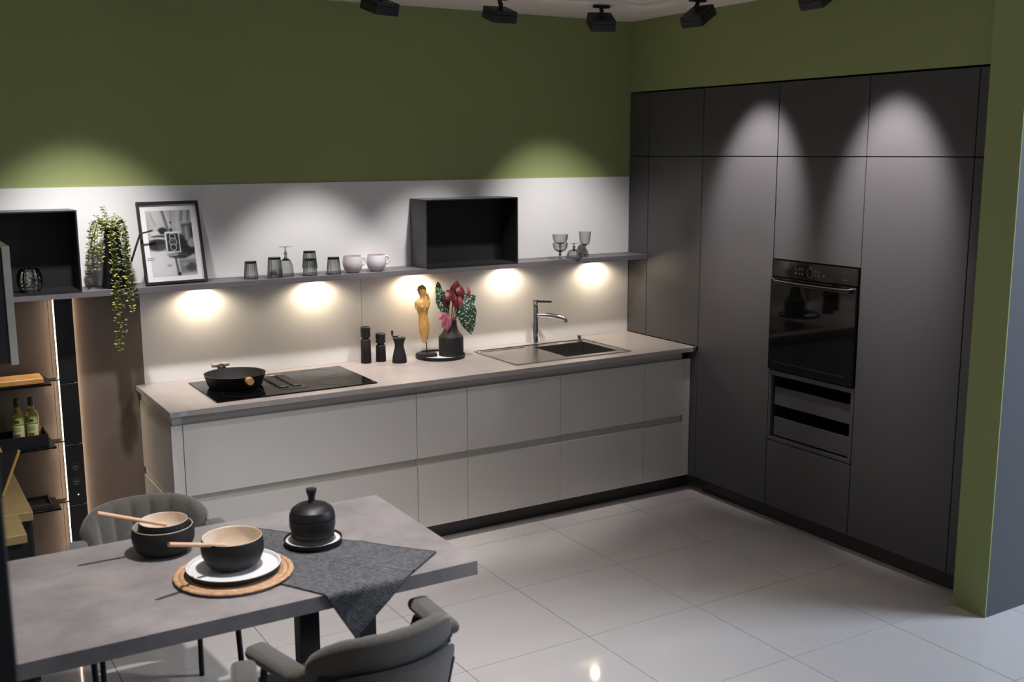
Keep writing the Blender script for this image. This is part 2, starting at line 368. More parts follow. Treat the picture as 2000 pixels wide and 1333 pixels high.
for k in range(3): obj('touch_icon', B(-.0127, -.0122, -1.655-k*.012-.008, -1.655-k*.012, 1.427+.001*k, 1.4295+.011*(k % 2)), 'icon_glow', pn)
b = nb()
for k, wd in enumerate((.006, .004, .006, .005)): box(b, -.0127, -.0122, -1.795-k*.008-wd, -1.795-k*.008, 1.424, 1.428)
obj('brand_mark', b, 'icon_glow', pn)
obj('handle', T([(-.016, -1.302, 1.388), (-.020, -1.325, 1.388), (-.040, -1.345, 1.381), (-.042, -1.60, 1.379), (-.040, -1.85, 1.381), (-.020, -1.870, 1.388), (-.016, -1.890, 1.388)], .0035, seg=8, smooth=1), 'steel', t, smooth=60)
obj('handle_plate', B(-.0385, -.0185, -1.86, -1.335, 1.362, 1.372, bev=.002), 'black_metal', t)
obj('window_frame', B(-.0187, -.0182, -1.85, -1.34, .93, .934), 'carcass_dark', t)
# plinths
t = tag(obj('plinth', B(.065, .08, -2.597, -.70, .001, ZD-.001), 'plinth'), 'dark toe-kick board under the tall grey cabinets', 'plinth')
t = tag(obj('plinth', B(-3.10, .064, -.56, -.545, .001, ZD-.001), 'plinth'), 'dark toe-kick board under the white drawer units', 'plinth')

# ================================================================== BASE UNITS
YF = -.635; XO = .047
BZ = ((.485, .832), (ZD, .443))
def base(xl, xr, label):
    t = thing('drawer_unit', label, 'cabinet', ((xl+xr)/2, -.35, ZD), group='white gloss drawer units')
    b = nb(); e = .001
    box(b, xl+e, xl+e+.016, -.612, -.02, ZD, .884); box(b, xr-e-.016, xr-e, -.612, -.02, ZD, .884)
    box(b, xl+.0172, xr-.0172, -.612, -.02, ZD, ZD+.016); box(b, xl+.0172, xr-.0172, -.03, -.02, ZD+.0162, .884)
    if xr < -1.30 or xl > -.40 : box(b, xl+.0172, xr-.0172, -.57, -.031, .62, .63)
    obj('carcass', b, 'grip_profile', t)
    for z0, z1 in BZ:
        obj('drawer_front', B(xl+.0013, xr-.0013, YF, YF+.02, z0, z1, bev=.0012), 'white_gloss', t)
    for z0, z1 in ((.834, .8835), (.4445, .4835)):
        obj('grip_channel', B(xl+.0012, xr-.0012, YF+.022, YF+.0228, z0-.02, z1), 'grip_profile', t)
    return t
xs = [-XO, -XO-.3, -XO-.9, -XO-1.5, -XO-1.8, -XO-3.0]
labs = ['narrow white gloss drawer unit next to the dark corner cabinet', 'white gloss drawer unit under the sink basin', 'white gloss drawer unit under the sink drainer and vase',
        'narrow white gloss drawer unit beside the hob drawers', 'wide white gloss drawer unit under the hob']
units = [base(xs[k+1], xs[k], labs[k]) for k in range(5)]
t = thing('end_panel', 'white gloss end panel closing the drawer run beside the stone panel', 'panel', (-3.07, -.3, 0))
obj('upper_panel', B(-3.100, -3.0485, YF, -.001, .485, .832, bev=.001), 'white_gloss', t)
obj('lower_panel', B(-3.100, -3.0485, YF, -.001, ZD, .443, bev=.001), 'white_gloss', t)
obj('core', B(-3.092, -3.0485, YF+.012, -.003, .4435, .4845), 'grip_profile', t)
obj('top_rail', B(-3.092, -3.0485, YF+.012, -.003, .8325, .8835), 'white_gloss', t)
obj('filler_strip', B(-XO+.001, -.001, YF, YF+.02, ZD, .832, bev=.001), 'white_gloss', units[0])
# worktop with a cut-out for the sink basin
WX0, WX1, WY0, WY1, WZ0, WZ1 = -3.113, -.001, -.690, -.0005, .885, .910
HX0, HX1, HY0, HY1 = -.862, -.468, -.562, -.178
def slab_hole(x, y, z0, z1):
    b = nb(); V = {}
    for k, z in enumerate((z0, z1)):
        for i_, xx in enumerate(x):
            for j_, yy in enumerate(y): V[i_, j_, k] = b.verts.new((xx, yy, z))
    for i_ in range(3):
        for j_ in range(3):
            if i_ == 1 and j_ == 1: continue
            for k in (0, 1): b.faces.new((V[i_, j_, k], V[i_+1, j_, k], V[i_+1, j_+1, k], V[i_, j_+1, k]))
    for i_ in range(3):
        for j_ in (0, 3): b.faces.new((V[i_, j_, 0], V[i_+1, j_, 0], V[i_+1, j_, 1], V[i_, j_, 1]))
        for j_ in (0, 3): b.faces.new((V[j_, i_, 0], V[j_, i_+1, 0], V[j_, i_+1, 1], V[j_, i_, 1]))
    for j_ in (1, 2): b.faces.new((V[1, j_, 0], V[2, j_, 0], V[2, j_, 1], V[1, j_, 1])); b.faces.new((V[j_, 1, 0], V[j_, 2, 0], V[j_, 2, 1], V[j_, 1, 1]))
    return b
t = thing('worktop', 'long grey stone-look worktop over the white drawers', 'worktop', (-1.55, -.345, WZ0))
obj('slab', slab_hole((WX0+.002, HX0, HX1, WX1), (WY0+.002, HY0, HY1, WY1), WZ0, WZ1), 'worktop', t)
obj('edge_band', B(WX0+.0022, WX1, WY0, WY0+.0018, WZ0, WZ1-.0006), 'worktop', t)
obj('edge_band', B(WX0, WX0+.0018, WY0, WY1, WZ0, WZ1-.0006), 'worktop', t)
obj('end_profile', B(-.030, -.002, WY0-.0012, WY0-.0002, WZ0, WZ1), 'steel', t)
st = obj('sticker', B(-3.106, -3.036, WY0-.0010, WY0-.0002, WZ0+.003, WZ1-.003), 'sticker', t)
for k, (a, c) in enumerate(((0, .036), (0, .030), (.002, .026))):
    obj('print_line', B(-3.100+a, -3.100+c, WY0-.0014, WY0-.0011, WZ1-.0075-k*.005, WZ1-.0060-k*.005), 'label_ink', st)

# ================================================================== HOB, SINK, TAP
t = thing('induction_hob', 'flush black glass induction hob with centre extractor slots', 'hob', (-2.46, -.355, WZ1))
hz = WZ1+.0005
obj('glass', B(-2.876, -2.052, -.612, -.103, hz, hz+.006, bev=.0015), 'black_glass', t)
obj('extractor_well', B(-2.535, -2.395, -.53, -.19, hz+.0062, hz+.0072), 'black', t)
for x in (-2.525, -2.455):
    o = obj('extractor_flap', B(x, x+.045, -.49, -.20, hz+.0075, hz+.014, bev=.002), 'black_metal', t)
obj('metal_insert', B(-2.525, -2.41, -.193, -.165, hz+.0065, hz+.011, bev=.001), 'steel', t)
for cx_, cy_ in ((-2.71, -.47), (-2.71, -.24), (-2.22, -.47), (-2.22, -.24)):
    r_ = L([(.098, .0001), (.098, .0004), (.0965, .0004), (.0965, .0001)], seg=40, closed=True, c=(cx_, cy_, hz+.0061)); obj('zone_ring', r_, 'carcass_dark', t)
obj('control_strip', B(-2.66, -2.20, -.603, -.598, hz+.0061, hz+.0064), 'carcass_dark', t)
# pan
pc = (-2.695, -.31, hz+.0068)
t = thing('cast_iron_pan', 'black cast iron pan with two round wooden handle knobs on the hob', 'pan', pc)
obj('vessel', L([(0, 0), (.125, 0), (.135, .012), (.150, .062), (.152, .066), (.146, .066), (.142, .060), (.128, .014), (.118, .006), (0, .006)], seg=56, c=pc), 'matte_black', t, smooth=45)
for a, hn in ((PI*.53, 1), (PI*1.53, 0)):
    d = Vector((math.cos(a), math.sin(a), 0)); p = Vector(pc)+d*.146+Vector((0, 0, .054))
    o = obj('lug', T([p, p+d*.030], .020, seg=12, r1=.016), 'matte_black', t, smooth=50)
    if hn:
        s = Vector((-d.y, d.x, 0)); obj('wooden_grip', T([p+d*.044-s*.045+Vector((0, 0, .024)), p+d*.044+s*.045+Vector((0, 0, .024))], .011, seg=12), 'wood_grey', o, smooth=50)
        obj('grip_web', T([p+d*.020, p+d*.044+Vector((0, 0, .018))], .024, seg=8, r1=.018), 'matte_black', o, smooth=50)
    else: obj('wooden_knob', T([p+d*.0305, p+d*.05], .021, seg=16, r1=.018), 'wood_board', o, smooth=50)
# sink
t = thing('sink', 'stainless steel inset sink with drainer and square basin', 'sink', (-.82, -.36, WZ1))
sz = WZ1+.0005
sb = slab_hole((-1.215, HX0+.014, HX1-.014, -.425), (-.600, HY0+.014, HY1-.014, -.115), sz, sz+.004)
obj('drainer_plate', sb, 'steel', t)
rb = nb()
for a in ((-1.215, -.425, -.600, -.593), (-1.215, -.425, -.122, -.115), (-1.215, -1.208, -.5925, -.1225), (-.432, -.425, -.5925, -.1225)): box(rb, *a, sz+.0041, sz+.0075, bev=.001)
obj('rim', rb, 'chrome', t)
obj('ridge', B(-1.195, -.89, -.165, -.158, sz+.0042, sz+.0065, bev=.0008), 'steel', t)
bx0, bx1, by0, by1 = HX0+.010, HX1-.010, HY0+.010, HY1-.010
bb = nb(); zt, zb_ = sz-.0005, WZ1-.175
box(bb, bx0, bx0+.004, by0, by1, zb_, zt); box(bb, bx1-.004, bx1, by0, by1, zb_, zt)
box(bb, bx0+.0042, bx1-.0042, by0, by0+.004, zb_, zt); box(bb, bx0+.0042, bx1-.0042, by1-.004, by1, zb_, zt); box(bb, bx0+.0042, bx1-.0042, by0+.0042, by1-.0042, zb_, zb_+.004)
obj('basin', bb, 'steel', t)
obj('drain', L([(0, 0), (.04, 0), (.042, .003), (.03, .004), (0, .002)], seg=24, c=(-.665, -.37, zb_+.0042)), 'chrome', t, smooth=50)
ov = L([(.016, 0), (.016, .004), (.009, .004), (.009, 0)], seg=20, closed=True); bmesh.ops.rotate(ov, verts=ov.verts, matrix=Matrix.Rotation(PI/2, 3, 'X')); bmesh.ops.translate(ov, verts=ov.verts, vec=(-.72, by1-.0045, WZ1-.045)); obj('overflow_ring', ov, 'chrome', t, smooth=50)
obj('drain_knob', L([(0, 0), (.018, 0), (.018, .006), (.013, .008), (.013, .022), (.016, .024), (.016, .034), (0, .035)], seg=20, c=(-.485, -.150, sz+.0042)), 'chrome', t, smooth=40)
tx, ty = -.765, -.078
t = thing('kitchen_tap', 'polished chrome tap with straight column and side lever behind the sink', 'tap', (tx, ty, WZ1))
obj('column', L([(0, 0), (.026, 0), (.026, .006), (.0215, .008), (.0215, .225), (.0205, .227), (.0205, .231), (.0215, .233), (.0215, .272), (0, .274)], seg=28, c=(tx, ty, WZ1+.0005)), 'chrome', t, smooth=40)
obj('spout', T([(tx+.012, ty-.010, 1.090), (tx+.070, ty-.055, 1.088), (tx+.120, ty-.095, 1.078), (tx+.145, ty-.115, 1.068)], .0145, seg=14, r1=.0165), 'chrome', t, smooth=60)
obj('nozzle', T([(tx+.142, ty-.113, 1.066), (tx+.147, ty-.117, 1.046)], .0145, seg=14, r1=.013), 'chrome', t, smooth=60)
obj('lever', T([(tx+.018, ty-.006, 1.172), (tx+.098, ty-.034, 1.168)], .0065, seg=10), 'black_metal', t, smooth=60)

# ================================================================== SHELF + PUCK LIGHTS
t = thing('wall_shelf', 'long dark grey wall shelf running along the white panel', 'shelf', (-1.9, -.1, 1.40))
obj('board', B(-4.2, -.0015, -.200, -.0005, 1.4005, 1.430, bev=.0008), 'shelf_grey', t)
SZ = 1.4302
for k, x in enumerate((-2.767, -2.148, -1.545, -.934, -.285)):
    t = thing('under_shelf_light', ('round recessed light under the shelf above the hob pan', 'round recessed light under the shelf above the hob extractor', 'round recessed light under the shelf above the wooden torso', 'round recessed light under the shelf left of the tap', 'round recessed light under the shelf above the sink corner')[k], 'light', (x, -.075, 1.40), group='lights under the shelf')
    obj('bezel', L([(.034, 0), (.034, -.006), (.027, -.006), (.027, 0)], seg=28, closed=True, c=(x, -.075, 1.400)), 'black_metal', t, smooth=40)
    obj('lens', L([(0, 0), (.0265, 0), (.0265, -.003), (0, -.003)], seg=24, c=(x, -.075, 1.400)), 'puck_glow', t)
    l = bpy.data.lights.new('puck_light', 'SPOT'); l.energy = 5.8; l.spot_size = math.radians(160); l.spot_blend = .55; l.color = (1, .83, .59); l.shadow_soft_size = .02
    o = bpy.data.objects.new('puck_light', l); C.objects.link(o); o.parent = t; o.location = (0, 0, -.012)
    aim(o, (0, 0, 0)); o.rotation_euler = (math.radians(8), 0, 0)
# open black boxes on the shelf
def niche_box(x0, x1, label):
    t = thing('shelf_box', label, 'box', ((x0+x1)/2, -.1, SZ), group='open black boxes on the shelf')
    z0, z1, y0, y1, th = SZ+.0003, 1.812, -.2015, -.001, .006
    obj('side_panel', B(x0, x0+th, y0, y1, z0, z1, bev=.0006), 'box_side', t)
    obj('side_panel', B(x1-th, x1, y0, y1, z0, z1, bev=.0006), 'box_side', t)
    obj('top_panel', B(x0+th+.0002, x1-th-.0002, y0, y1, z1-th, z1), 'box_side', t)
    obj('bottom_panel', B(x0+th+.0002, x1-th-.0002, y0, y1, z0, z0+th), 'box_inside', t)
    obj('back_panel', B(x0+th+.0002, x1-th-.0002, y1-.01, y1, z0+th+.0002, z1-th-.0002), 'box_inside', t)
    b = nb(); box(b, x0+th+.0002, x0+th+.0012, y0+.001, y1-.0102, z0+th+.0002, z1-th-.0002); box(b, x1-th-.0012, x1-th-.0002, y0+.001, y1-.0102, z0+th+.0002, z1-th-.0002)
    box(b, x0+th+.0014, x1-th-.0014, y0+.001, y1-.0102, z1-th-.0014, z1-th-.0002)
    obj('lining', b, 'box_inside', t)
    b = nb(); ya, yb = y0-.0012, y0-.0001
    for a in ((x0, x0+th, z0, z1), (x1-th, x1, z0, z1), (x0+th, x1-th, z1-th, z1), (x0+th, x1-th, z0, z0+th)): box(b, a[0], a[1], ya, yb, a[2], a[3])
    obj('front_edge', b, 'box_inside', t)
niche_box(-1.556, -.960, 'open black box on the shelf between mugs and stemmed glasses')
niche_box(-3.966, -3.368, 'open black box on the shelf left of the trailing plant')

# ================================================================== GLASSWARE
def tumbler(x, y, h, r0, r1, label, z=SZ, down=True, seg=64, nr=16):
    """faceted tumbler; r0 = rim radius, r1 = base radius"""
    out = [(0, 0), (r1, 0), (r1+.001, .004), (r0, h)]; th = .0028
    inn = [(r0-th, h), (r1-th, .012), (0, .012)]
    prof = out+inn
    if down: prof = [(r, h-zz) for r, zz in prof]
    b = L(prof, seg=seg, ribs=nr, ribamp=.075, c=(x, y, z+.0003))
    return tag(obj('tumbler', b, 'smoke_glass', smooth=25), label, 'glass', 'smoke grey glasses on the shelf')
tumbler(-2.532, -.130, .092, .038, .0285, 'short smoke-grey tumbler upside down beside the framed picture')
tumbler(-2.413, -.153, .108, .041, .031, 'smoke-grey tumbler upside down in front of the upturned wine glass')
tumbler(-2.223, -.160, .092, .0395, .0285, 'smoke-grey tumbler upside down under another one')
tumbler(-2.223, -.160, .092, .0412, .0305, 'smoke-grey tumbler stacked on top of an upturned tumbler', z=SZ+.040)
tumbler(-2.090, -.160, .092, .040, .029, 'short smoke-grey tumbler upside down next to the speckled mugs')
def goblet(x, y, bowl, h, label, down=False, z=SZ, rb=.035, foot=.033, stem=.055, kind='wine_glass'):
    """bowl: [(r, height above bowl base)]"""
    th = .0022; hb = bowl[-1][1]
    t = thing(kind, label, 'glass', (x, y, z), group='smoke grey glasses on the shelf')
    flip = (lambda P: [(r, stem+hb-zz) for r, zz in P]) if down else (lambda P: P)
    bp = [(0, 0)]+bowl+[(r-th, zz) for r, zz in bowl[::-1]]; bp[-1] = (max(bowl[0][0]-th, .002), bowl[0][1]+.006); bp.append((0, bowl[0][1]+.006))
    obj('bowl', L(flip([(r, stem+zz) for r, zz in bp]), seg=64, ribs=18, ribamp=.075, c=(x, y, z+.0003)), 'smoke_glass', t, smooth=25)
    obj('stem', L(flip([(0, .0035), (.006, .004), (.0048, .012), (.0048, stem*.45), (.0095, stem*.55), (.0105, stem*.62), (.0060, stem*.74), (.0075, stem*.95), (.010, stem-.0004), (0, stem-.0004)]), seg=20, c=(x, y, z+.0003)), 'smoke_glass', t, smooth=50)
    obj('foot', L(flip([(0, 0), (foot, 0), (foot, .0015), (.010, .0033), (0, .0033)]), seg=36, c=(x, y, z+.0003)), 'smoke_glass', t, smooth=50)
    return t
WB = [(.012, 0), (.026, .012), (.034, .035), (.038, .07), (.039, .095)]
CB = [(.014, 0), (.034, .010), (.043, .028), (.047, .055)]
goblet(-2.340, -.120, WB, 0, 'smoke-grey wine glass standing upside down behind a tumbler', down=True, stem=.062)
goblet(-.640, -.165, CB, 0, 'smoke-grey dessert glass carrying another one stacked in it', stem=.045, kind='dessert_glass')
# upper stacked glass: its foot rests inside the lower bowl
goblet(-.640, -.165, [(.014, 0), (.036, .010), (.044, .028), (.048, .058)], 0, 'smoke-grey dessert glass stacked in the bowl of another', stem=.040, z=SZ+.0525, kind='dessert_glass', foot=.026)
goblet(-.535, -.160, [(.014, 0), (.034, .008), (.042, .024), (.050, .054)], 0, 'smoke-grey dessert glass turned upside down on the shelf', down=True, stem=.038, kind='dessert_glass')
goblet(-.410, -.095, [(.012, 0), (.026, .010), (.033, .030), (.036, .062), (.038, .085)], 0, 'upright smoke-grey wine glass near the dark corner cabinet', stem=.068)
def mug(x, y, rz, label):
    t = thing('mug', label, 'mug', (x, y, SZ), group='pale speckled mugs on the shelf')
    prof = [(0, 0), (.030, 0), (.034, .003), (.047, .018), (.054, .042), (.0535, .062), (.049, .082), (.0475, .088), (.0450, .088), (.0465, .080), (.0505, .060), (.0505, .042), (.043, .018), (.028, .007), (0, .007)]
    bd = obj('cup', L(prof, seg=44, c=(x, y, SZ+.0003)), 'mug_glaze', t, smooth=45)
    obj('rim', L([(.0478, .0886), (.0463, .0902), (.0448, .0886)], seg=44, closed=True, c=(x, y, SZ+.0003)), 'mug_rim', bd, smooth=60)
    P = [(.050, .074), (.066, .080), (.078, .068), (.076, .050), (.062, .038), (.0525, .036)]
    obj('handle', T([(x+r*math.cos(rz), y+r*math.sin(rz), SZ+z) for r, z in P], .0058, seg=10, smooth=2), 'mug_glaze', t, smooth=60)
mug(-1.975, -.145, .1, 'pale speckled mug beside the tumblers on the shelf')
mug(-1.835, -.145, .05, 'pale speckled mug nearer the black box on the shelf')
# textured glass in the left box
pr = [(0, 0), (.040, 0)]
for k in range(13):
    z = .006+k*.0085; pr.append(((.058*math.sqrt(max(.05, 1-((z-.055)/.075)**2)))*(1.0 if k % 2 else .95), z))
pr += [(r-.003, z) for r, z in pr[:2:-1]]+[(0, .008)]
tag(obj('tealight_glass', L(pr, seg=36, ribs=18, ribamp=.05, c=(-3.585, -.135, SZ+.0068)), 'mercury'), 'round faceted silvery glass inside the black box', 'glass')

# ================================================================== FRAMED PICTURE (leans on the wall)
FW, FH = .308, .415
def fp(u, v, d=0):   # u across, v up along the leaning board, d towards the viewer
    a = math.asin(.115/FH); yb = -.150
    return Vector((-3.068+u, yb+v*math.sin(a)-d*math.cos(a)+.02*u/FW, SZ+.0012+v*math.cos(a)+d*math.sin(a)))
t = thing('picture_frame', 'black framed black-and-white photo of hands holding an old camera', 'picture', (-2.914, -.14, SZ))
def fbox(u0, u1, v0, v1, d0, d1):
    b = nb(); prism(b, [(u0, v0), (u1, v0), (u1, v1), (u0, v1)], lambda u, v: fp(u, v, d0), lambda u, v: fp(u, v, d1)); return b
ft = .012
for a in ((0, FW, 0, ft), (0, FW, FH-ft, FH), (0, ft, ft+.0002, FH-ft-.0002), (FW-ft, FW, ft+.0002, FH-ft-.0002)): obj('frame_bar', fbox(*a, .002, .020), 'black', t)
obj('backing', fbox(ft*.5, FW-ft*.5, ft*.5, FH-ft*.5, -.001, .0018), 'carcass_dark', t)
pp = obj('print', fbox(ft+.0003, FW-ft-.0003, ft+.0003, FH-ft-.0003, .0022, .0040), 'paper', t)
def sm(d, w): return max(0., min(1., .5-d/w))          # soft inside test
def photo(u, v):
    """grey value of the black-and-white print at u (right), v (up)"""
    def E(cx, cy, rx, ry, w=.25): return sm(math.hypot((u-cx)/rx, (v-cy)/ry)-1, w)
    def Ln(x0, y0, x1, y1, hw, w=.03):
        dx, dy = x1-x0, y1-y0; t_ = max(0, min(1, ((u-x0)*dx+(v-y0)*dy)/(dx*dx+dy*dy))); return sm(math.hypot(u-x0-t_*dx, v-y0-t_*dy)-hw, w)
    def Bx(x0, x1, y0, y1, w=.03): return sm(max(abs(u-(x0+x1)/2)-(x1-x0)/2, abs(v-(y0+y1)/2)-(y1-y0)/2), w)
    g = 172+10*math.sin(u*9)+8*math.sin(v*7+u*3)
    def mix(c, a):
        nonlocal g
        g = g*(1-a)+c*a
    mix(196, .8*E(.25, .20, .38, .26, .5)); mix(150, .5*Bx(.55, 1, .62, 1, .2))
    mix(70, .9*Ln(.37, 1, .46, .70, .022, .06)); mix(205, .6*Ln(.42, 1, .50, .70, .015, .05)); mix(110, .5*Ln(.10, .95, .18, .78, .01, .05))
    mix(120, .6*Ln(.56, 1, .54, .75, .01, .04)); mix(70, .7*Ln(.81, 1, .77, .84, .015, .06)); mix(80, .7*Ln(.96, 1, .93, .85, .02, .06)); mix(200, .5*Ln(.70, 1, .66, .75, .02, .06))
    mix(60, E(.53, .815, .022, .016)); mix(95, .85*Bx(.76, 1, .50, .79, .05)); mix(60, .6*Ln(.76, .76, 1, .78, .01, .04)); mix(175, .7*Ln(.86, .72, .86, .55, .03, .06)); mix(35, .8*Ln(.99, .78, .97, .60, .02, .05))
    mix(30, E(.33, .69, .10, .05, .4)); mix(190, E(.16, .66, .10, .035, .5)); mix(60, .9*E(.26, .605, .18, .02, .5)); mix(190, .9*E(.20, .575, .14, .022, .5)); mix(75, .9*E(.22, .535, .18, .03, .5)); mix(36, .95*E(.18, .475, .22, .085, .5)); mix(90, .7*E(.28, .44, .10, .05, .6))
    mix(36, E(.80, .41, .28, .12, .35)); mix(36, E(.72, .50, .09, .13, .4)); mix(70, E(.66, .31, .20, .05, .4)); mix(150, E(.95, .49, .10, .07, .5)); mix(175, .8*E(.97, .27, .08, .05, .5)); mix(30, .7*Ln(.42, .30, .78, .275, .012, .04)); mix(140, E(.50, .325, .13, .025, .5))
    mix(110, .8*Bx(.62, 1, .03, .24, .06)); mix(60, .7*E(.88, .12, .12, .06, .7)); mix(160, .5*E(.75, .17, .08, .03, .7)); mix(60, .85*Ln(.55, .27, .58, .02, .02, .03)); mix(165, .7*Ln(.60, .27, .63, .05, .015, .03)); mix(25, Bx(.56, .63, .0, .045, .02)); mix(120, .5*E(.40, .16, .06, .02, .8))
    mix(205, Bx(.37, .69, .355, .675, .02)); mix(22, Bx(.405, .665, .375, .645, .02)); mix(30, Bx(.49, .55, .68, .72, .02)); mix(120, .8*Ln(.35, .48, .37, .38, .012, .03)); mix(40, .9*Ln(.70, .58, .71, .42, .012, .03))
    for cy, r in ((.595, .072), (.515, .092), (.435, .072)):
        q = math.hypot(u-.535, (v-cy)*1.35); mix(170, sm(abs(q-r*.88)-.010, .014)); mix(24, sm(q-r*.70, .02))
    q = math.hypot(u-.535, (v-.515)*1.35); mix(150, sm(abs(q-.042)-.006, .012)); mix(210, .9*sm(math.hypot(u-.522, v-.525)-.006, .012))
    return max(6, min(220, 1.12*(g-120)+100))
NU, NV = 84, 110; b = nb(); cl = b.verts.layers.float_color.new('Tone'); GV = []
for i_ in range(NU+1):
    row = []
    for j_ in range(NV+1):
        u, v = i_/NU, j_/NV; vt = b.verts.new(fp((.135+.725*u)*FW, (.095+.80*v)*FH, .0046)); c_ = srgb(*[photo(u, v)]*3); vt[cl] = c_; row.append(vt)
    GV.append(row)
for i_ in range(NU):
    for j_ in range(NV): b.faces.new((GV[i_][j_], GV[i_+1][j_], GV[i_+1][j_+1], GV[i_][j_+1]))
obj('photo_image', b, 'photo_print', pp)
for k in range(2):
    b = nb(); prism(b, [(u*FW, (v-k*.022)*FH) for u, v in ((.085, .315), (.20, .32), (.20, .328), (.085, .323))], lambda u, v: fp(u, v, .0050), lambda u, v: fp(u, v, .0053)); obj('print_line', b, 'label_ink', pp)

# ================================================================== WATERING CAN WITH TRAILING PLANT
pc = (-3.205, -.125, SZ)
t = thing('watering_can', 'slim black watering can with long bent spout on the shelf', 'watering can', pc)
obj('can_body', L([(0, 0), (.058, 0), (.060, .004), (.034, .280), (.031, .280), (.056, .008), (0, .008)], seg=36, c=(pc[0], pc[1], SZ+.0003)), 'matte_black', t, smooth=40)
obj('spout', T([(pc[0]+.053, pc[1]-.005, SZ+.035), (pc[0]+.070, pc[1]-.006, SZ+.09), (pc[0]+.130, pc[1]-.012, SZ+.255), (pc[0]+.190, pc[1]-.014, SZ+.270)], .0055, seg=10, r1=.0045), 'matte_black', t, smooth=70)
t = thing('trailing_plant', 'green trailing plant spilling from the black watering can over the shelf', 'plant', (pc[0], pc[1], SZ+.281))
def leafmesh(bm, p, d, n, ln, wd):
    d = d.normalized(); s = d.cross(n).normalized(); n = s.cross(d)
    a = bm.verts.new(p); m1 = bm.verts.new(p+d*ln*.5+s*wd*.5+n*ln*.06); m2 = bm.verts.new(p+d*ln*.5-s*wd*.5+n*ln*.06); c = bm.verts.new(p+d*ln*.55-n*ln*.04); e = bm.verts.new(p+d*ln-n*ln*.1)
    bm.faces.new((a, m1, c)); bm.faces.new((a, c, m2)); bm.faces.new((m1, e, c)); bm.faces.new((c, e, m2))
def vine(pts, m, dens=1.0, size=.018):
    pts = [Vector(p) for p in pts]; q = pts
    for _ in range(3):
        r = [q[0]]
        for a, b in zip(q, q[1:]): r += [a*.75+b*.25, a*.25+b*.75]
        q = r+[q[-1]]
    v = obj('vine', T([tuple(p) for p in q], .0013, seg=5), 'stem', t, smooth=60)
    b = nb(); acc = 0; k = 0
    for a, c in zip(q, q[1:]):
        acc += (c-a).length
        while acc > .0095/dens:
            acc -= .0095/dens; k += 1; tn = (c-a).normalized(); ang = k*1.9+random.uniform(-.4, .4)
            for sgn in (0, PI):
                d = Vector((math.cos(ang+sgn), math.sin(ang+sgn), .25))-tn*.15+Vector((0, 0, random.uniform(-.3, .35)))
                pt = a+(c-a)*random.random()
                if pt.y > -.03: d.y = -abs(d.y)
                s_ = size*random.uniform(.75, 1.2); leafmesh(b, pt, d, Vector((random.uniform(-.3, .3), -.5, 1)), s_, s_*.72)
    obj('leaf_cluster', b, m, v)['kind'] = 'stuff'
px, py, pz = pc[0], pc[1], SZ+.285
for dx, dy, top, pts, m in (
    (-.035, -.02, .11, None, 'leaf'), (.015, -.01, .075, None, 'leaf_yellow'), (-.015, .01, .05, None, 'leaf'), (.035, -.03, .045, None, 'leaf_yellow'), (-.05, .0, .06, None, 'leaf'), (.0, -.03, .06, None, 'leaf_yellow'), (.03, .0, .06, None, 'leaf')):
    vine([(px+dx*.2, py+dy*.3, pz-.02), (px+dx*.6, py+dy, pz+top*.6), (px+dx*1.3, py+dy*1.3, pz+top)], m, .95, .0205)
falls = [  # (dx at the top, dy, dx at the end, dz at the end)
    (-.06, -.035, -.085, -.20), (-.075, -.01, -.10, -.13), (-.08, .02, -.115, -.22), (-.05, -.06, -.070, -.16), (-.09, -.03, -.105, -.10), (-.06, .02, -.08, -.12), (-.07, -.05, -.125, -.17), (-.045, -.05, -.060, -.12),
    (.045, -.05, .058, -.12), (.050, -.03, .065, -.16), (.05, -.06, .048, -.24)]
for k, (dx, dy, ex, dz) in enumerate(falls):
    vine([(px+dx*.3, py+dy*.3, pz-.02), (px+dx*.8, py+dy*.8, pz+.055), (px+dx*1.15, py+dy*1.1, pz+.01), (px+ex*.95, py+dy*1.3, pz+dz*.6), (px+ex, py+dy*1.4, pz+dz)], 'leaf' if k % 3 else 'leaf_yellow', .85, .0190)
# long strands hanging in front of the shelf
for dx, ex, dy, dz, m in ((-.012, -.010, -.095, -.58, 'leaf_yellow'), (-.004, .010, -.100, -.52, 'leaf'), (-.020, -.022, -.093, -.57, 'leaf_yellow'), (.030, .047, -.092, -.36, 'leaf_yellow'), (.046, .075, -.095, -.34, 'leaf'), (.040, .055, -.098, -.40, 'leaf_yellow')):
    vine([(px+dx*.3, py-.01, pz-.02), (px+dx*.7, py-.04, pz+.03), (px+dx, py-.075, pz-.04), (px+(dx+ex)/2, py+dy, pz-.26), (px+ex, py+dy, pz+dz)], m, .80, .0205)

# ================================================================== COUNTER OBJECTS
WT = WZ1+.0003
def grinder(x, y, h, hs, label):
    t = thing('pepper_mill', label, 'mill', (x, y, WZ1), group='tall black mills on the worktop')
    r = .028
    obj('body', L([(0, 0), (r, 0), (r+.001, .003), (r-.001, hs-.008), (r-.004, hs-.004), (r-.010, hs-.0005), (0, hs-.0005)], seg=32, c=(x, y, WT)), 'matte_black', t, smooth=40)
    obj('neck', L([(0, hs), (r-.009, hs), (r-.009, hs+.007), (0, hs+.007)], seg=24, c=(x, y, WT)), 'black_metal', t, smooth=40)
    cp = obj('cap', L([(0, hs+.0075), (r-.003, hs+.0075), (r-.001, hs+.011), (r-.001, h-.003), (r-.004, h), (0, h)], seg=32, c=(x, y, WT)), 'black', t, smooth=40)
    obj('cap_ring', L([(r-.0005, h-.020), (r+.0004, h-.0195), (r+.0004, h-.0175), (r-.0005, h-.017)], seg=32, closed=True, c=(x, y, WT)), 'matte_black', cp)
grinder(-1.883, -.080, .205, .138, 'taller black pepper mill on the worktop by the hob')
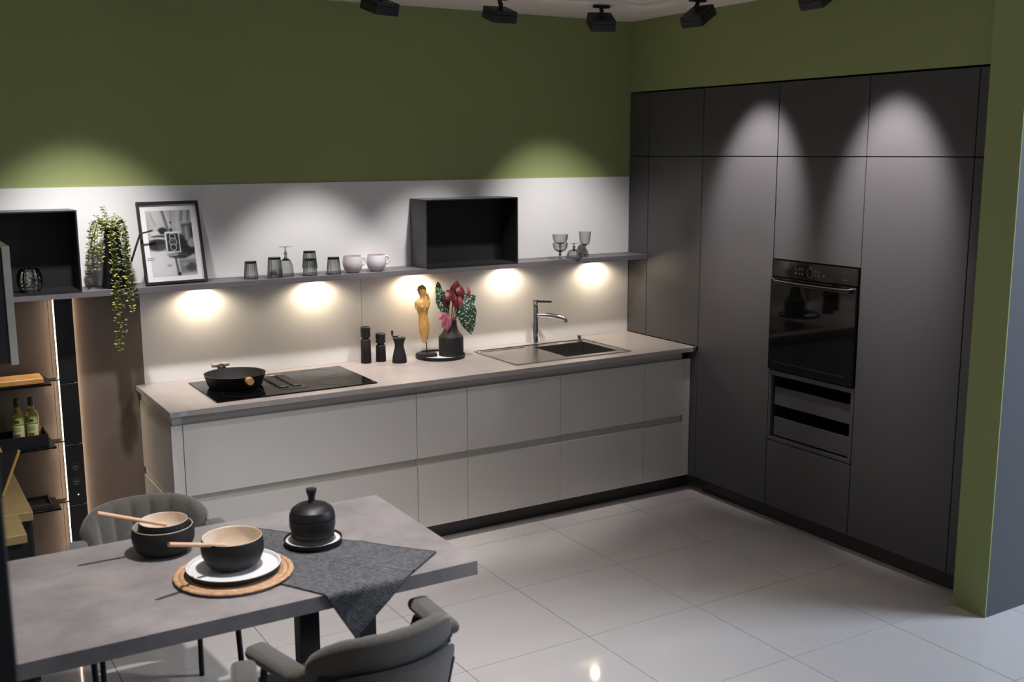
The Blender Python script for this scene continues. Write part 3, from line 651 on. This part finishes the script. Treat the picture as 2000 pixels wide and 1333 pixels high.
grinder(-1.793, -.080, .160, .098, 'shorter black mill between the taller mill and the waisted mill')
x, y = -1.718, -.165
t = thing('crank_mill', 'waisted black mill with small crank knob on the worktop', 'mill', (x, y, WZ1))
obj('body', L([(0, 0), (.040, 0), (.0415, .003), (.039, .030), (.031, .065), (.025, .090), (.026, .108), (.036, .138), (.0365, .141), (.031, .141), (.022, .134), (0, .132)], seg=36, c=(x, y, WT)), 'vase_dark', t, smooth=40)
obj('crank_cap', L([(0, .1325), (.012, .1345), (.012, .146), (.006, .149), (0, .149)], seg=20, c=(x+.002, y, WT)), 'steel', t, smooth=40)
hd = obj('crank_arm', T([(x+.002, y, WT+.1475), (x-.034, y+.016, WT+.1475)], .004, seg=8), 'black_metal', t)
obj('crank_knob', L([(0, 0), (.005, 0), (.0055, .018), (.007, .022), (.006, .028), (0, .028)], seg=14, c=(x-.034, y+.016, WT+.152)), 'black', hd, smooth=50)
# tray, vase, torso
tc_ = (-1.452, -.148); tz = WT
t = thing('round_tray', 'round white tray with dark rim carrying the vase and wooden torso', 'tray', (tc_[0], tc_[1], WZ1))
obj('dish', L([(0, .006), (0, 0), (.138, 0), (.142, .003), (.143, .018), (.140, .020), (.137, .018), (.136, .0062)][1:]+[(0, .006)], seg=56, c=(*tc_, tz)), 'vase_dark', t, smooth=40)
obj('liner', L([(0, .0066), (.1355, .0066), (.1355, .0076), (0, .0076)], seg=56, c=(*tc_, tz)), 'ceramic_white', t, smooth=40)
vz = tz+.0080; vx, vy = -1.388, -.160
tag(obj('vase', L([(0, 0), (.069, 0), (.0715, .003), (.0715, .104), (.068, .112), (.052, .128), (.040, .150), (.0345, .178), (.033, .200), (.0285, .200), (.030, .178), (.036, .148), (.050, .122), (.064, .106), (.067, .010), (0, .008)], seg=44, c=(vx, vy, vz)), 'vase_dark', smooth=35), 'matte charcoal bottle vase on the round tray', 'vase')
bq = thing('bouquet', 'bunch of dark red, pink and white-spotted green begonia leaves in the charcoal vase', 'plant', (vx, vy, vz+.03))
def bleaf(base, tip, wd, m, nrm=(0, -1, .2), curl=.15, lob=.25, n=9):
    """pointed leaf from base to tip with a raised midrib, slightly thick"""
    base, tip = Vector(base), Vector(tip); d = tip-base; ln = d.length; d.normalize(); s = d.cross(Vector(nrm)).normalized(); u = s.cross(d)
    b = nb(); rows = []
    for i_ in range(n+1):
        f = i_/n; wf = wd*(math.sin(PI*min(1, f*.92+.08))**.8)*(1-lob*f) if i_ < n else 0.0008
        c = base+d*ln*f+u*(curl*ln*math.sin(PI*f)); row = []
        for k in (-1, -.5, 0, .5, 1): row.append(b.verts.new(c+s*wf*k*.5*(1+.06*math.sin(f*17+k))+u*(-abs(k)*wf*.16)))
        rows.append(row)
    for A, D in zip(rows, rows[1:]):
        for k in range(4): b.faces.new((A[k], A[k+1], D[k+1], D[k]))
    b.normal_update(); r = bmesh.ops.solidify(b, geom=list(b.faces), thickness=.0012)
    return obj('leaf', b, m, bq, smooth=50)
mouth = Vector((vx, vy, vz+.195))
def stalk(p, m='pink_stem', r=.0022):
    q = Vector(p); md = mouth+Vector(((q.x-mouth.x)*.18, (q.y-mouth.y)*.18, 0)); obj('stalk', T([mouth+Vector(((q.x-vx)*.05, (q.y-vy)*.05, -.14)), md, md*.4+q*.6+Vector((0, 0, .008)), q], r, seg=6, smooth=1), m, bq, smooth=60)
VX, VZ = vx, vz
for bp, tp, wd, m, nr in (
    ((.055, -.02, .36), (.092, -.075, .120), .135, 'begonia', (-.35, -1, .35)),       # the large spotted leaf, tip hanging down
    ((.080, -.03, .30), (.150, -.030, .335), .075, 'begonia', (-.2, -1, .1)),
    ((.040, .000, .27), (.068, .000, .400), .095, 'begonia', (0, -1, .2)),
    ((-.040, .0, .27), (-.100, -.02, .405), .105, 'begonia', (.2, -1, .2)),
    ((-.055, -.02, .33), (-.060, -.04, .225), .085, 'begonia', (.2, -1, .2)),
    ((-.070, .01, .36), (-.075, .01, .430), .045, 'begonia', (0, -1, .2)),
    ((.005, -.02, .34), (.030, -.03, .435), .070, 'red_leaf', (0, -1, .4)),
    ((.010, -.03, .37), (-.060, -.06, .330), .085, 'red_leaf', (.1, -1, .6)),
    ((-.050, -.03, .37), (-.040, -.03, .255), .055, 'red_leaf', (.2, -1, .1)),
    ((.005, -.04, .36), (.012, -.06, .275), .065, 'red_leaf', (0, -1, .1)),
    ((.035, -.035, .40), (.045, -.06, .330), .060, 'red_leaf', (0, -1, .1)),
    ((.036, -.05, .265), (.030, -.05, .360), .036, 'pink_leaf', (0, -1, .2)),
    ((.100, -.04, .335), (.088, -.04, .400), .030, 'pink_leaf', (0, -1, .2)),
    ((-.045, -.04, .255), (-.110, -.06, .225), .050, 'pink_leaf', (0, -1, .4)),
    ((-.040, -.04, .240), (-.060, -.06, .150), .062, 'pink_leaf', (.2, -1, .2)),
    ((-.055, -.04, .265), (-.090, -.06, .170), .040, 'pink_leaf', (.2, -1, .2)),
    ((-.030, -.02, .30), (-.028, -.03, .355), .028, 'pink_leaf', (0, -1, .2))):
    a = (VX+bp[0], vy+bp[1], VZ+bp[2]); c = (VX+tp[0], vy+tp[1], VZ+tp[2]); bleaf(a, c, wd, m, nr); stalk(a, 'pink_stem')
# wooden torso on a rod
sx_, sy_ = -1.553, -.135; sz0 = tz+.0080
t = thing('torso_sculpture', 'abstract wooden female torso on a black rod and block', 'sculpture', (sx_, sy_, WZ1))
b = B(-.055, .055, -.028, .028, 0, .022, bev=.002); bmesh.ops.rotate(b, verts=b.verts, matrix=Matrix.Rotation(-.15, 3, 'Z')); bmesh.ops.translate(b, verts=b.verts, vec=(sx_+.022, sy_+.005, sz0)); obj('base_block', b, 'black', t)
obj('rod', T([(sx_+.022, sy_, sz0+.0222), (sx_+.018, sy_, sz0+.085)], .0032, seg=8), 'black_metal', t)
secs = [(.004, .0, .084, .006, .006), (.010, .002, .100, .014, .012), (.008, .0, .140, .022, .017), (.006, .0, .180, .025, .021), (.004, .0, .212, .023, .022), (.002, 0, .240, .021, .019), (-.001, 0, .265, .025, .021), (-.002, -.004, .290, .031, .026), (-.002, -.003, .312, .039, .024), (-.001, 0, .326, .034, .020), (.001, 0, .337, .015, .014), (.002, 0, .352, .013, .013), (-.001, 0, .366, .018, .017), (-.005, 0, .388, .020, .019), (-.006, 0, .408, .015, .015), (-.005, 0, .418, .005, .005)]
b = nb(); rings = []
for ox, oy, z, rx, ry in secs: rx *= 1.28; ry *= 1.2; rings.append([b.verts.new((sx_+ox+rx*math.cos(2*PI*k/20), sy_+oy+ry*math.sin(2*PI*k/20), sz0+z)) for k in range(20)])
for A, D in zip(rings, rings[1:]):
    for k in range(20): b.faces.new((A[k], A[(k+1) % 20], D[(k+1) % 20], D[k]))
b.faces.new(rings[0][::-1]); b.faces.new(rings[-1])
for s in (-1, 1):
    bmesh.ops.create_icosphere(b, subdivisions=2, radius=.013, matrix=Matrix.Translation((sx_+s*.013-.002, sy_-.024, sz0+.293)))
o = obj('torso', b, 'wood_warm', t, smooth=60)
obj('arm_stump', T([(sx_-.032, sy_, sz0+.318), (sx_-.041, sy_-.004, sz0+.296), (sx_-.037, sy_-.006, sz0+.278)], .012, seg=10, r1=.008), 'wood_warm', o, smooth=60)
obj('arm_stump', T([(sx_+.028, sy_, sz0+.318), (sx_+.036, sy_-.004, sz0+.330), (sx_+.022, sy_-.010, sz0+.366)], .011, seg=10, r1=.008), 'wood_warm', o, smooth=60)
obj('hair_tail', T([(sx_+.006, sy_, sz0+.405), (sx_+.018, sy_+.002, sz0+.395), (sx_+.020, sy_, sz0+.372)], .008, seg=8, r1=.005), 'wood_warm', o, smooth=60)

# ================================================================== LEFT NICHE: rail, LED, shelves, bottles
t = thing('power_rail', 'black vertical wall rail with sockets and backlight beside the stone panel', 'rail', (-3.43, -.02, 0))
for z0, z1 in ((.004, .349), (.353, .659), (.663, .966), (.970, 1.399)):
    obj('rail_cover', B(-3.478, -3.394, -.048, -.016, z0, z1, bev=.001), 'black', t)
obj('rail_core', B(-3.470, -3.402, -.0155, -.0005, .004, 1.399), 'black_metal', t)
obj('light_strip', B(-3.481, -3.4785, -.036, -.029, .006, 1.397), 'led', t)
obj('light_strip', B(-3.4015, -3.3995, -.0145, -.004, .006, 1.397), 'led', t)
for z in (.545, .470):
    s_ = L([(0, 0), (.021, 0), (.021, .002), (.017, .002), (.015, .0006), (0, .0006)], seg=24); bmesh.ops.rotate(s_, verts=s_.verts, matrix=Matrix.Rotation(PI/2, 3, 'X')); bmesh.ops.translate(s_, verts=s_.verts, vec=(-3.436, -.0482, z)); so = obj('socket', s_, 'carcass_dark', t)
    for dx in (-.006, .006): obj('socket_pin', B(-3.436+dx-.002, -3.436+dx+.002, -.0500, -.0490, z-.002, z+.002), 'grip_profile', so)
obj('indicator', B(-3.436, -3.429, -.0492, -.0482, .398, .405, bev=.0015), 'socket_white', t)
def niche_shelf(z, label, x1=-3.535):
    t = thing('rail_shelf', label, 'shelf', (-3.7, -.1, z), group='thin black shelves on the rail')
    obj('shelf_plate', B(-4.2, x1, -.205, -.002, z-.010, z, bev=.001), 'black_glass', t)
    obj('bracket', B(x1+.0005, -3.484, -.10, -.040, z-.010, z-.004), 'black_metal', t)
niche_shelf(1.006, 'thin black rail shelf carrying the wooden board')
niche_shelf(.700, 'thin black rail shelf carrying the bottle tray')
niche_shelf(.395, 'lowest thin black rail shelf near the table')
b = B(-3.99, -3.565, -.185, -.05, 1.0065, 1.034, bev=.004); tag(obj('chopping_board', b, 'wood_board'), 'thick light wooden board lying on the black rail shelf', 'chopping board')
t = thing('bottle_tray', 'black rectangular tray holding two oil bottles', 'tray', (-3.68, -.11, .70))
b = nb(); box(b, -3.92, -3.565, -.19, -.03, .7005, .708)
for a in ((-3.92, -3.565, -.19, -.182), (-3.92, -3.565, -.038, -.03), (-3.92, -3.912, -.1815, -.0385), (-3.573, -3.565, -.1815, -.0385)): box(b, *a, .7082, .762)
obj('tray_box', b, 'black', t)
def bottle(x, y, label):
    z = .7085; t = thing('oil_bottle', label, 'bottle', (x, y, z), group='oil bottles in the black tray')
    r = .029
    obj('glass_body', L([(0, 0), (r-.002, 0), (r, .003), (r, .140), (r-.004, .152), (.014, .166), (.0115, .172), (.0115, .186), (0, .186)], seg=4 if False else 28, c=(x, y, z)), 'oil_glass', t, smooth=40)
    obj('cap', L([(0, .1865), (.0135, .1865), (.0135, .224), (.012, .226), (0, .226)], seg=20, c=(x, y, z)), 'dark_green', t, smooth=40)
    def arc(z0, z1, a0, a1, rr, m, name):
        b = nb(); n = 10; A = []
        for i_ in range(n+1):
            a = a0+(a1-a0)*i_/n; A.append([b.verts.new((x+q*math.cos(a), y+q*math.sin(a), z+zz)) for q, zz in ((rr, z0), (rr, z1), (rr+.0005, z1), (rr+.0005, z0))])
        for P, Q in zip(A, A[1:]):
            for k in range(4): b.faces.new((P[k], P[(k+1) % 4], Q[(k+1) % 4], Q[k]))
        b.faces.new(A[0]); b.faces.new(A[-1][::-1]); return obj(name, b, m, t, smooth=40)
    c0 = -PI*.60
    arc(.105, .138, c0-1.1, c0+1.1, r+.0003, 'label_green', 'label'); arc(.114, .126, c0-.35, c0+.35, r+.001, 'dark_green', 'label_emblem')
    arc(.012, .100, c0-1.1, c0+1.1, r+.0003, 'label_cream', 'label')
    arc(.028, .060, c0-.5, c0+.35, r+.001, 'nut_brown', 'label_picture'); arc(.014, .022, c0-.8, c0+.8, r+.001, 'dark_green', 'label_band')
    for k in range(3): arc(.074+k*.008, .077+k*.008, c0-.55, c0+.55, r+.001, 'label_green', 'label_text')
bottle(-3.683, -.12, 'green-labelled oil bottle with dark cap, further from the light strip')
bottle(-3.622, -.12, 'green-labelled oil bottle with dark cap, closer to the light strip')
tag(obj('wooden_spoon_end', T([(-3.585, -.06, .712), (-3.588, -.058, .775)], .009, seg=10), 'wood_board', smooth=50), 'short wooden utensil standing in the black tray', 'utensil')
t = thing('shallow_tray', 'flat dark tray lying on the lowest rail shelf', 'tray', (-3.70, -.1, .395))
b = nb(); box(b, -3.86, -3.57, -.19, -.03, .3955, .401)
for a in ((-3.86, -3.57, -.19, -.184), (-3.86, -3.57, -.036, -.03), (-3.86, -3.854, -.1838, -.0362), (-3.576, -3.57, -.1838, -.0362)): box(b, *a, .4012, .418)
obj('tray_box', b, 'carcass_dark', t)

# ================================================================== LEFT FOREGROUND: wall cabinet, sideboard, black stand
t = thing('wall_cabinet', 'grey wall cabinet with dark side panel hanging over the sideboard', 'cabinet', (-3.95, -.75, 1.256))
obj('body', B(-4.399, -3.782, -1.0, -.21, 1.262, 1.716), 'carcass_dark', t)
obj('door', B(-3.780, -3.752, -1.006, -.21, 1.256, 1.722, bev=.001), 'grip_profile', t)
obj('top_cover', B(-4.399, -3.782, -1.006, -.21, 1.7165, 1.722), 'grip_profile', t)
t = thing('sideboard', 'low sideboard with brown top standing along the left wall', 'cabinet', (-4.05, -.9, 0))
obj('body', B(-4.39, -3.80, -1.30, -.26, .06, .715), 'carcass_dark', t)
obj('top', B(-4.399, -3.782, -1.326, -.25, .7155, .750, bev=.002), 'sideboard_top', t)
obj('drawer_front', B(-3.7995, -3.784, -1.30, -.78, .40, .705, bev=.001), 'carcass_dark', t)
obj('drawer_front', B(-3.7995, -3.784, -1.30, -.78, .08, .395, bev=.001), 'carcass_dark', t)
obj('base', B(-4.38, -3.82, -1.28, -.27, .001, .0595), 'black', t)
t = thing('low_bench', 'brown-topped low bench in front of the sideboard', 'bench', (-4.1, -1.45, 0))
obj('top', B(-4.399, -3.834, -1.57, -1.332, .715, .748, bev=.002), 'sideboard_top', t)
obj('body', B(-4.39, -3.85, -1.56, -1.34, .001, .7145), 'black', t)
t = thing('display_board', 'black slanted board with brass edge standing on the brown sideboard', 'board', (-3.95, -1.09, .751))
b = nb(); prism(b, [(-4.10, .7512), (-3.868, .7512), (-3.794, .931), (-4.10, .931)], lambda x, z: (x, -1.080, z), lambda x, z: (x, -1.095, z)); obj('panel', b, 'black', t)
obj('brass_edge', T([(-3.859, -1.0875, .760), (-3.788, -1.0875, .932)], .0065, seg=10), 'gold', t, smooth=50)
t = thing('display_stand', 'tall black display stand beside the dining table', 'stand', (-4.2, -3.7, 0))
obj('column', B(-4.45, -4.101, -3.95, -3.6, .03, 1.680, bev=.003), 'black', t)
obj('foot', B(-4.44, -4.11, -3.94, -3.61, .001, .0295), 'black_metal', t)
tag(obj('glass_vase', L([(0, 0), (.045, 0), (.060, .010), (.080, .060), (.075, .105), (.045, .140), (.040, .175), (.055, .200), (.051, .200), (.037, .175), (.042, .138), (.071, .104), (.076, .060), (.056, .013), (0, .008)], seg=40, c=(-4.172, -3.80, 1.6805)), 'smoke_glass', smooth=40), 'bulbous smoky glass vase on the black stand', 'vase')

# ================================================================== DINING TABLE
TZ = .75
t = thing('dining_table', 'grey stone-look dining table with black steel legs', 'table', (-3.5, -2.225, 0))
obj('tabletop', B(-4.75, -2.606, -2.628, -1.822, TZ-.048, TZ, bev=.0008), 'table_top', t)
eb = nb(); box(eb, -4.75, -2.606, -2.6300, -2.6282, TZ-.048, TZ-.0008); box(eb, -2.6058, -2.604, -2.6300, -1.820, TZ-.048, TZ-.0008); box(eb, -4.75, -2.6062, -1.8218, -1.820, TZ-.048, TZ-.0008)
obj('edge_band', eb, 'table_top', t)
for (xa, ya, xb, yb) in ((-3.085, -2.32, -3.085, -2.32), (-2.70, -1.90, -2.70, -1.90), (-4.60, -2.32, -4.60, -2.32), (-4.55, -1.90, -4.55, -1.90)):
    obj('leg', B(xa-.034, xa+.034, ya-.03, ya+.03, .001, TZ-.0485, bev=.002), 'black_metal', t)

# runner cloth
A_, B_, T_, E_ = Vector((-3.142, -1.936)), Vector((-2.688, -2.497)), Vector((-3.048, -2.790)), Vector((-3.355, -2.250))
n1, n2 = 60, 48
b = nb(); uvl = b.loops.layers.uv.new('UVMap'); V = []
YE, RAD = -2.6335, .006
def fold(p, u, v):
    k_ = max(0, min(1, (p.x+3.10)/.1))*max(0, min(1, (math.hypot(p.x+3.01, p.y+2.205)-.10)/.05))
    z = TZ+.0022+k_*(.006*math.exp(-((v-.42-.03*math.sin(u*4))/.022)**2)+.006*math.exp(-((v-.72+.02*math.sin(u*5))/.022)**2)+.004*math.exp(-((u-.62)/.03)**2))
    wob = .0012*k_*math.sin(u*21+v*5)
    e0 = min(u, 1-u, v, 1-v)
    if p.y > YE: return (p.x, p.y, z+max(0, wob))
    d = YE-p.y
    if d < RAD*PI/2:
        a = d/RAD; return (p.x, YE-RAD*math.sin(a), TZ+.0022-RAD*(1-math.cos(a)))
    d -= RAD*PI/2
    return (p.x+.02*d*math.sin(u*6), YE-RAD-.06*d-.006*math.sin(u*14)*min(1, d*20), TZ+.0022-RAD-d)
for i_ in range(n1+1):
    row = []
    for j_ in range(n2+1):
        u, v = i_/n1, j_/n2
        p = (A_*(1-u)+B_*u)*(1-v)+(E_*(1-u)+T_*u)*v
        row.append(b.verts.new(fold(p, u, v)))
    V.append(row)
for i_ in range(n1):
    for j_ in range(n2):
        f = b.faces.new((V[i_][j_], V[i_+1][j_], V[i_+1][j_+1], V[i_][j_+1]))
        for lp, (a, c) in zip(f.loops, ((i_, j_), (i_+1, j_), (i_+1, j_+1), (i_, j_+1))): lp[uvl].uv = (a/n1*1.6, c/n2)
t = thing('table_runner', 'dark charcoal woven runner draped diagonally over the table edge', 'table runner', (-3.0, -2.3, TZ))
hem = [[tuple(V[i_][0].co) for i_ in range(n1+1)], [tuple(V[n1][j_].co) for j_ in range(n2+1)], [tuple(V[i_][n2].co) for i_ in range(n1+1)], [tuple(V[0][j_].co) for j_ in range(n2+1)]]
b.normal_update(); bmesh.ops.solidify(b, geom=list(b.faces), thickness=.0012)
ro = obj('cloth', b, 'runner', t, smooth=60)
for h in hem: obj('hem', T([Vector(p)+Vector((0, 0, .0008)) for p in h], .0020, seg=6), 'runner_hem', t, smooth=60)

# crockery
mc = (-3.322, -2.330)
t = thing('placemat', 'round woven straw placemat under the white plate', 'placemat', (*mc, TZ))
for k in range(9):
    r = .030+k*.0185; rr = .0088
    bt = nb(); n = 72
    lathe(bt, [(r+rr*math.cos(a*PI/4), .0105+.0050*math.sin(a*PI/4)) for a in range(8)], seg=n, closed=True, c=(*mc, TZ+.0005), ribs=n//2 if r > .1 else 18, ribamp=.010)
    obj('straw_coil', bt, 'straw', t, smooth=60)
obj('coil_centre', L([(0, .005), (.022, .005), (.022, .0145), (0, .0145)], seg=24, c=(*mc, TZ)), 'straw', t)
pz_ = TZ+.0163
t = thing('dinner_plate', 'white dinner plate with dark underside on the straw placemat', 'plate', (*mc, pz_))
obj('dish', L([(0, 0), (.128, 0), (.140, .004), (.1485, .020), (.1465, .0208), (.144, .0205), (.139, .0105), (0, .0085)], seg=64, c=(*mc, pz_)), 'ceramic_dark', t, smooth=40)
obj('glaze', L([(0, .0088), (.1385, .0108), (.1435, .0208), (.1468, .0212), (.1470, .0218), (.1430, .0216), (.138, .0120), (0, .0100)], seg=64, c=(*mc, pz_)), 'ceramic_white', t, smooth=40)
def bowl(c, z, R, H, label, group, inner='ceramic_cream'):
    t = thing('bowl', label, 'bowl', (c[0], c[1], z), group=group)
    f = R/.09; h = H/.083
    po = [(0, 0), (.052*f, 0), (.060*f, .003*h), (.078*f, .016*h), (.0885*f, .040*h), (.090*f, .060*h), (.0865*f, .083*h), (.0848*f, .0835*h)]
    pi_ = [(.0848*f, .0835*h), (.0830*f, .083*h), (.0855*f, .060*h), (.083*f, .040*h), (.073*f, .020*h), (.055*f, .009*h), (0, .007*h)]
    obj('outer_shell', L(po+[(.0838*f, .082*h), (.0862*f, .060*h), (.084*f, .039*h), (.0742*f, .019*h), (.056*f, .008*h), (0, .006*h)], seg=64, c=(c[0], c[1], z)), 'ceramic_dark', t, smooth=40)
    obj('inner_glaze', L([(.0852*f, .0838*h), (.0844*f, .0850*h), (.0830*f, .0840*h), (.0845*f, .060*h), (.082*f, .0405*h), (.072*f, .021*h), (.054*f, .0100*h), (0, .0080*h), (0, .0068*h), (.0555*f, .0086*h), (.0738*f, .0195*h), (.0836*f, .0395*h), (.0858*f, .060*h), (.0836*f, .0825*h)], seg=64, c=(c[0], c[1], z)), inner, t, smooth=40)
    return t
bc = (mc[0]+.002, mc[1]+.010)
bowl(bc, pz_+.0112, .098, .098, 'dark stoneware bowl with cream inside, on the white plate', 'stoneware bowls')
b2 = (-3.462, -2.005)
bowl(b2, TZ+.0005, .102, .092, 'large dark stoneware bowl holding a smaller bowl on the bare table', 'stoneware bowls')
bowl((b2[0]+.004, b2[1]+.004), TZ+.0300, .083, .080, 'small dark stoneware bowl with cream inside, nested in a larger bowl', 'stoneware bowls')
def stick(a, c, label):
    tag(obj('wooden_stick', T([a, c], .0075, seg=12, r1=.0065), 'wood_light', smooth=50), label, 'stick', 'wooden spoon handles')
stick((-3.536, -2.410, .920), (-3.352, -2.350, .862), 'pale wooden stick lying in the bowl on the plate')
stick((-3.670, -2.035, .932), (-3.452, -2.015, .846), 'pale wooden stick lying in the small nested bowl')
# lidded jar
jc = (-3.010, -2.205); jz = TZ+.0080
t = thing('saucer', 'small white saucer with dark outside under the black jar', 'saucer', (*jc, jz))
obj('dish', L([(0, 0), (.088, 0), (.096, .005), (.099, .018), (.096, .0188), (.093, .0085), (0, .0070)], seg=56, c=(*jc, jz)), 'ceramic_dark', t, smooth=40)
obj('glaze', L([(0, .0073), (.0900, .0086), (.0925, .0120), (.0915, .0124), (.089, .0098), (0, .0084)], seg=56, c=(*jc, jz)), 'ceramic_white', t, smooth=40)
z0 = jz+.0104; JS = .93
t = thing('lidded_jar', 'black turned lidded jar with tall knob on the saucer', 'jar', (*jc, z0))
obj('jar_body', L([(r, z*JS) for r, z in [(0, 0), (.068, 0), (.0715, .003), (.0725, .020), (.0700, .023), (.0712, .026), (.072, .034), (.074, .042), (.0775, .060), (.0775, .084), (.0745, .0855), (0, .0855)]], seg=56, c=(*jc, z0)), 'jar_black', t, smooth=30)
ld = obj('lid', L([(r, z*JS) for r, z in [(0, .0862), (.0745, .0862), (.0772, .088), (.0765, .100), (.070, .118), (.068, .1195), (.066, .122), (.052, .133), (.030, .141), (0, .143)]], seg=56, c=(*jc, z0)), 'jar_black', t, smooth=30)
obj('knob', L([(r, z*JS) for r, z in [(0, .1425), (.015, .1425), (.0115, .152), (.0110, .160), (.0165, .180), (.0185, .190), (.0175, .194), (0, .195)]], seg=28, c=(*jc, z0)), 'jar_black', ld, smooth=40)

# ================================================================== CHAIRS
def shell(R, th, zb, zt, thmax, drop, n=72, ch=0, lean=.05, ax=1.0, pw=4, grow=0):
    """curved upholstered band; ch = number of stitched channels on the inside"""
    b = nb(); rings = []
    for i_ in range(n+1):
        f = -1+2*i_/n; a = f*thmax; e = abs(f)
        top = zt-drop*e**pw; sc = 1.0
        if e > .93: sc = max(.03, math.sqrt(max(0, 1-((e-.93)/.07)**2)))
        zc, hh = (top+zb)/2, (top-zb)/2*(.55+.45*sc); t2 = th/2*sc; ring = []
        for k in range(16):
            p = 2*PI*k/16; cx = math.copysign(abs(math.cos(p))**.55, math.cos(p)); cz = math.copysign(abs(math.sin(p))**.55, math.sin(p))
            rad = R+t2*cx; zz = zc+hh*cz
            if ch and cx < 0: rad += .015*(1-abs(math.sin(PI*ch*(f+1)/2))**.5)*(-cx)
            rad += lean*(zz-zb)/(.35)
            ring.append(b.verts.new((rad*math.sin(a)*ax, -rad*math.cos(a), zz)))
        rings.append(ring)
    for A, D in zip(rings, rings[1:]):
        for k in range(16): b.faces.new((A[k], A[(k+1) % 16], D[(k+1) % 16], D[k]))
    b.faces.new(rings[0][::-1]); b.faces.new(rings[-1]); return b
def rbox(x0, x1, y0, y1, z0, z1, bev): return B(x0, x1, y0, y1, z0, z1, bev=bev, seg=4)
def chair(label):
    t = thing('dining_chair', label, 'chair', group='grey upholstered dining chairs')
    o = lambda n, b, m, s=60, p=None: obj(n, b, m, p or t, world=False, smooth=s)
    st = rbox(-.245, .245, -.20, .245, .405, .485, .036); o('seat', st, 'fabric', 80)
    br = o('backrest', shell(.245, .062, .525, .765, math.radians(57), .075, ch=7), 'fabric', 70)
    o('back_shell', shell(.258, .022, .40, .672, math.radians(48), .045, lean=.07), 'fabric', 70, br)
    o('piping', shell(.293, .012, .662, .674, math.radians(48), .045, lean=0), 'seam_dark', 70, br)
    for s in (-1, 1):
        ap = B(-.036, .036, -.125, .125, -.021, .021, bev=.0195, seg=4)
        bmesh.ops.rotate(ap, verts=ap.verts, matrix=Matrix.Rotation(-s*.12, 3, 'Z')); bmesh.ops.translate(ap, verts=ap.verts, vec=(s*.263, -.035, .648))
        ar = o('armrest', ap, 'fabric', 80)
        o('leg', T([(s*.262, -.13, .618), (s*.262, .02, .618), (s*.258, .060, .608), (s*.255, .075, .57), (s*.255, .195, .001)], .0105, seg=10), 'black_metal', 60)
        o('leg', T([(s*.205, -.225, .60), (s*.185, -.195, .42), (s*.185, -.205, .001)], .0105, seg=10), 'black_metal', 60)
        o('side_rail', T([(s*.186, -.190, .394), (s*.248, .185, .394)], .0085, seg=8), 'black_metal', 60)
    o('cross_rail', T([(-.18, -.185, .394), (.18, -.185, .394)], .0085, seg=8), 'black_metal', 60)
    return t
c0 = chair('grey-green channelled chair facing the table from the drawer side')
c0.location = (-3.418, -1.66, 0); c0.rotation_euler = (0, 0, PI-.03)
dup(c0, (-3.085, -2.720, 0), .10, 'grey chair tucked at the table below the hanging runner tip')
dup(c0, (-3.715, -2.790, 0), -.15, 'grey chair on the same side as the runner tip, beside the black stand')
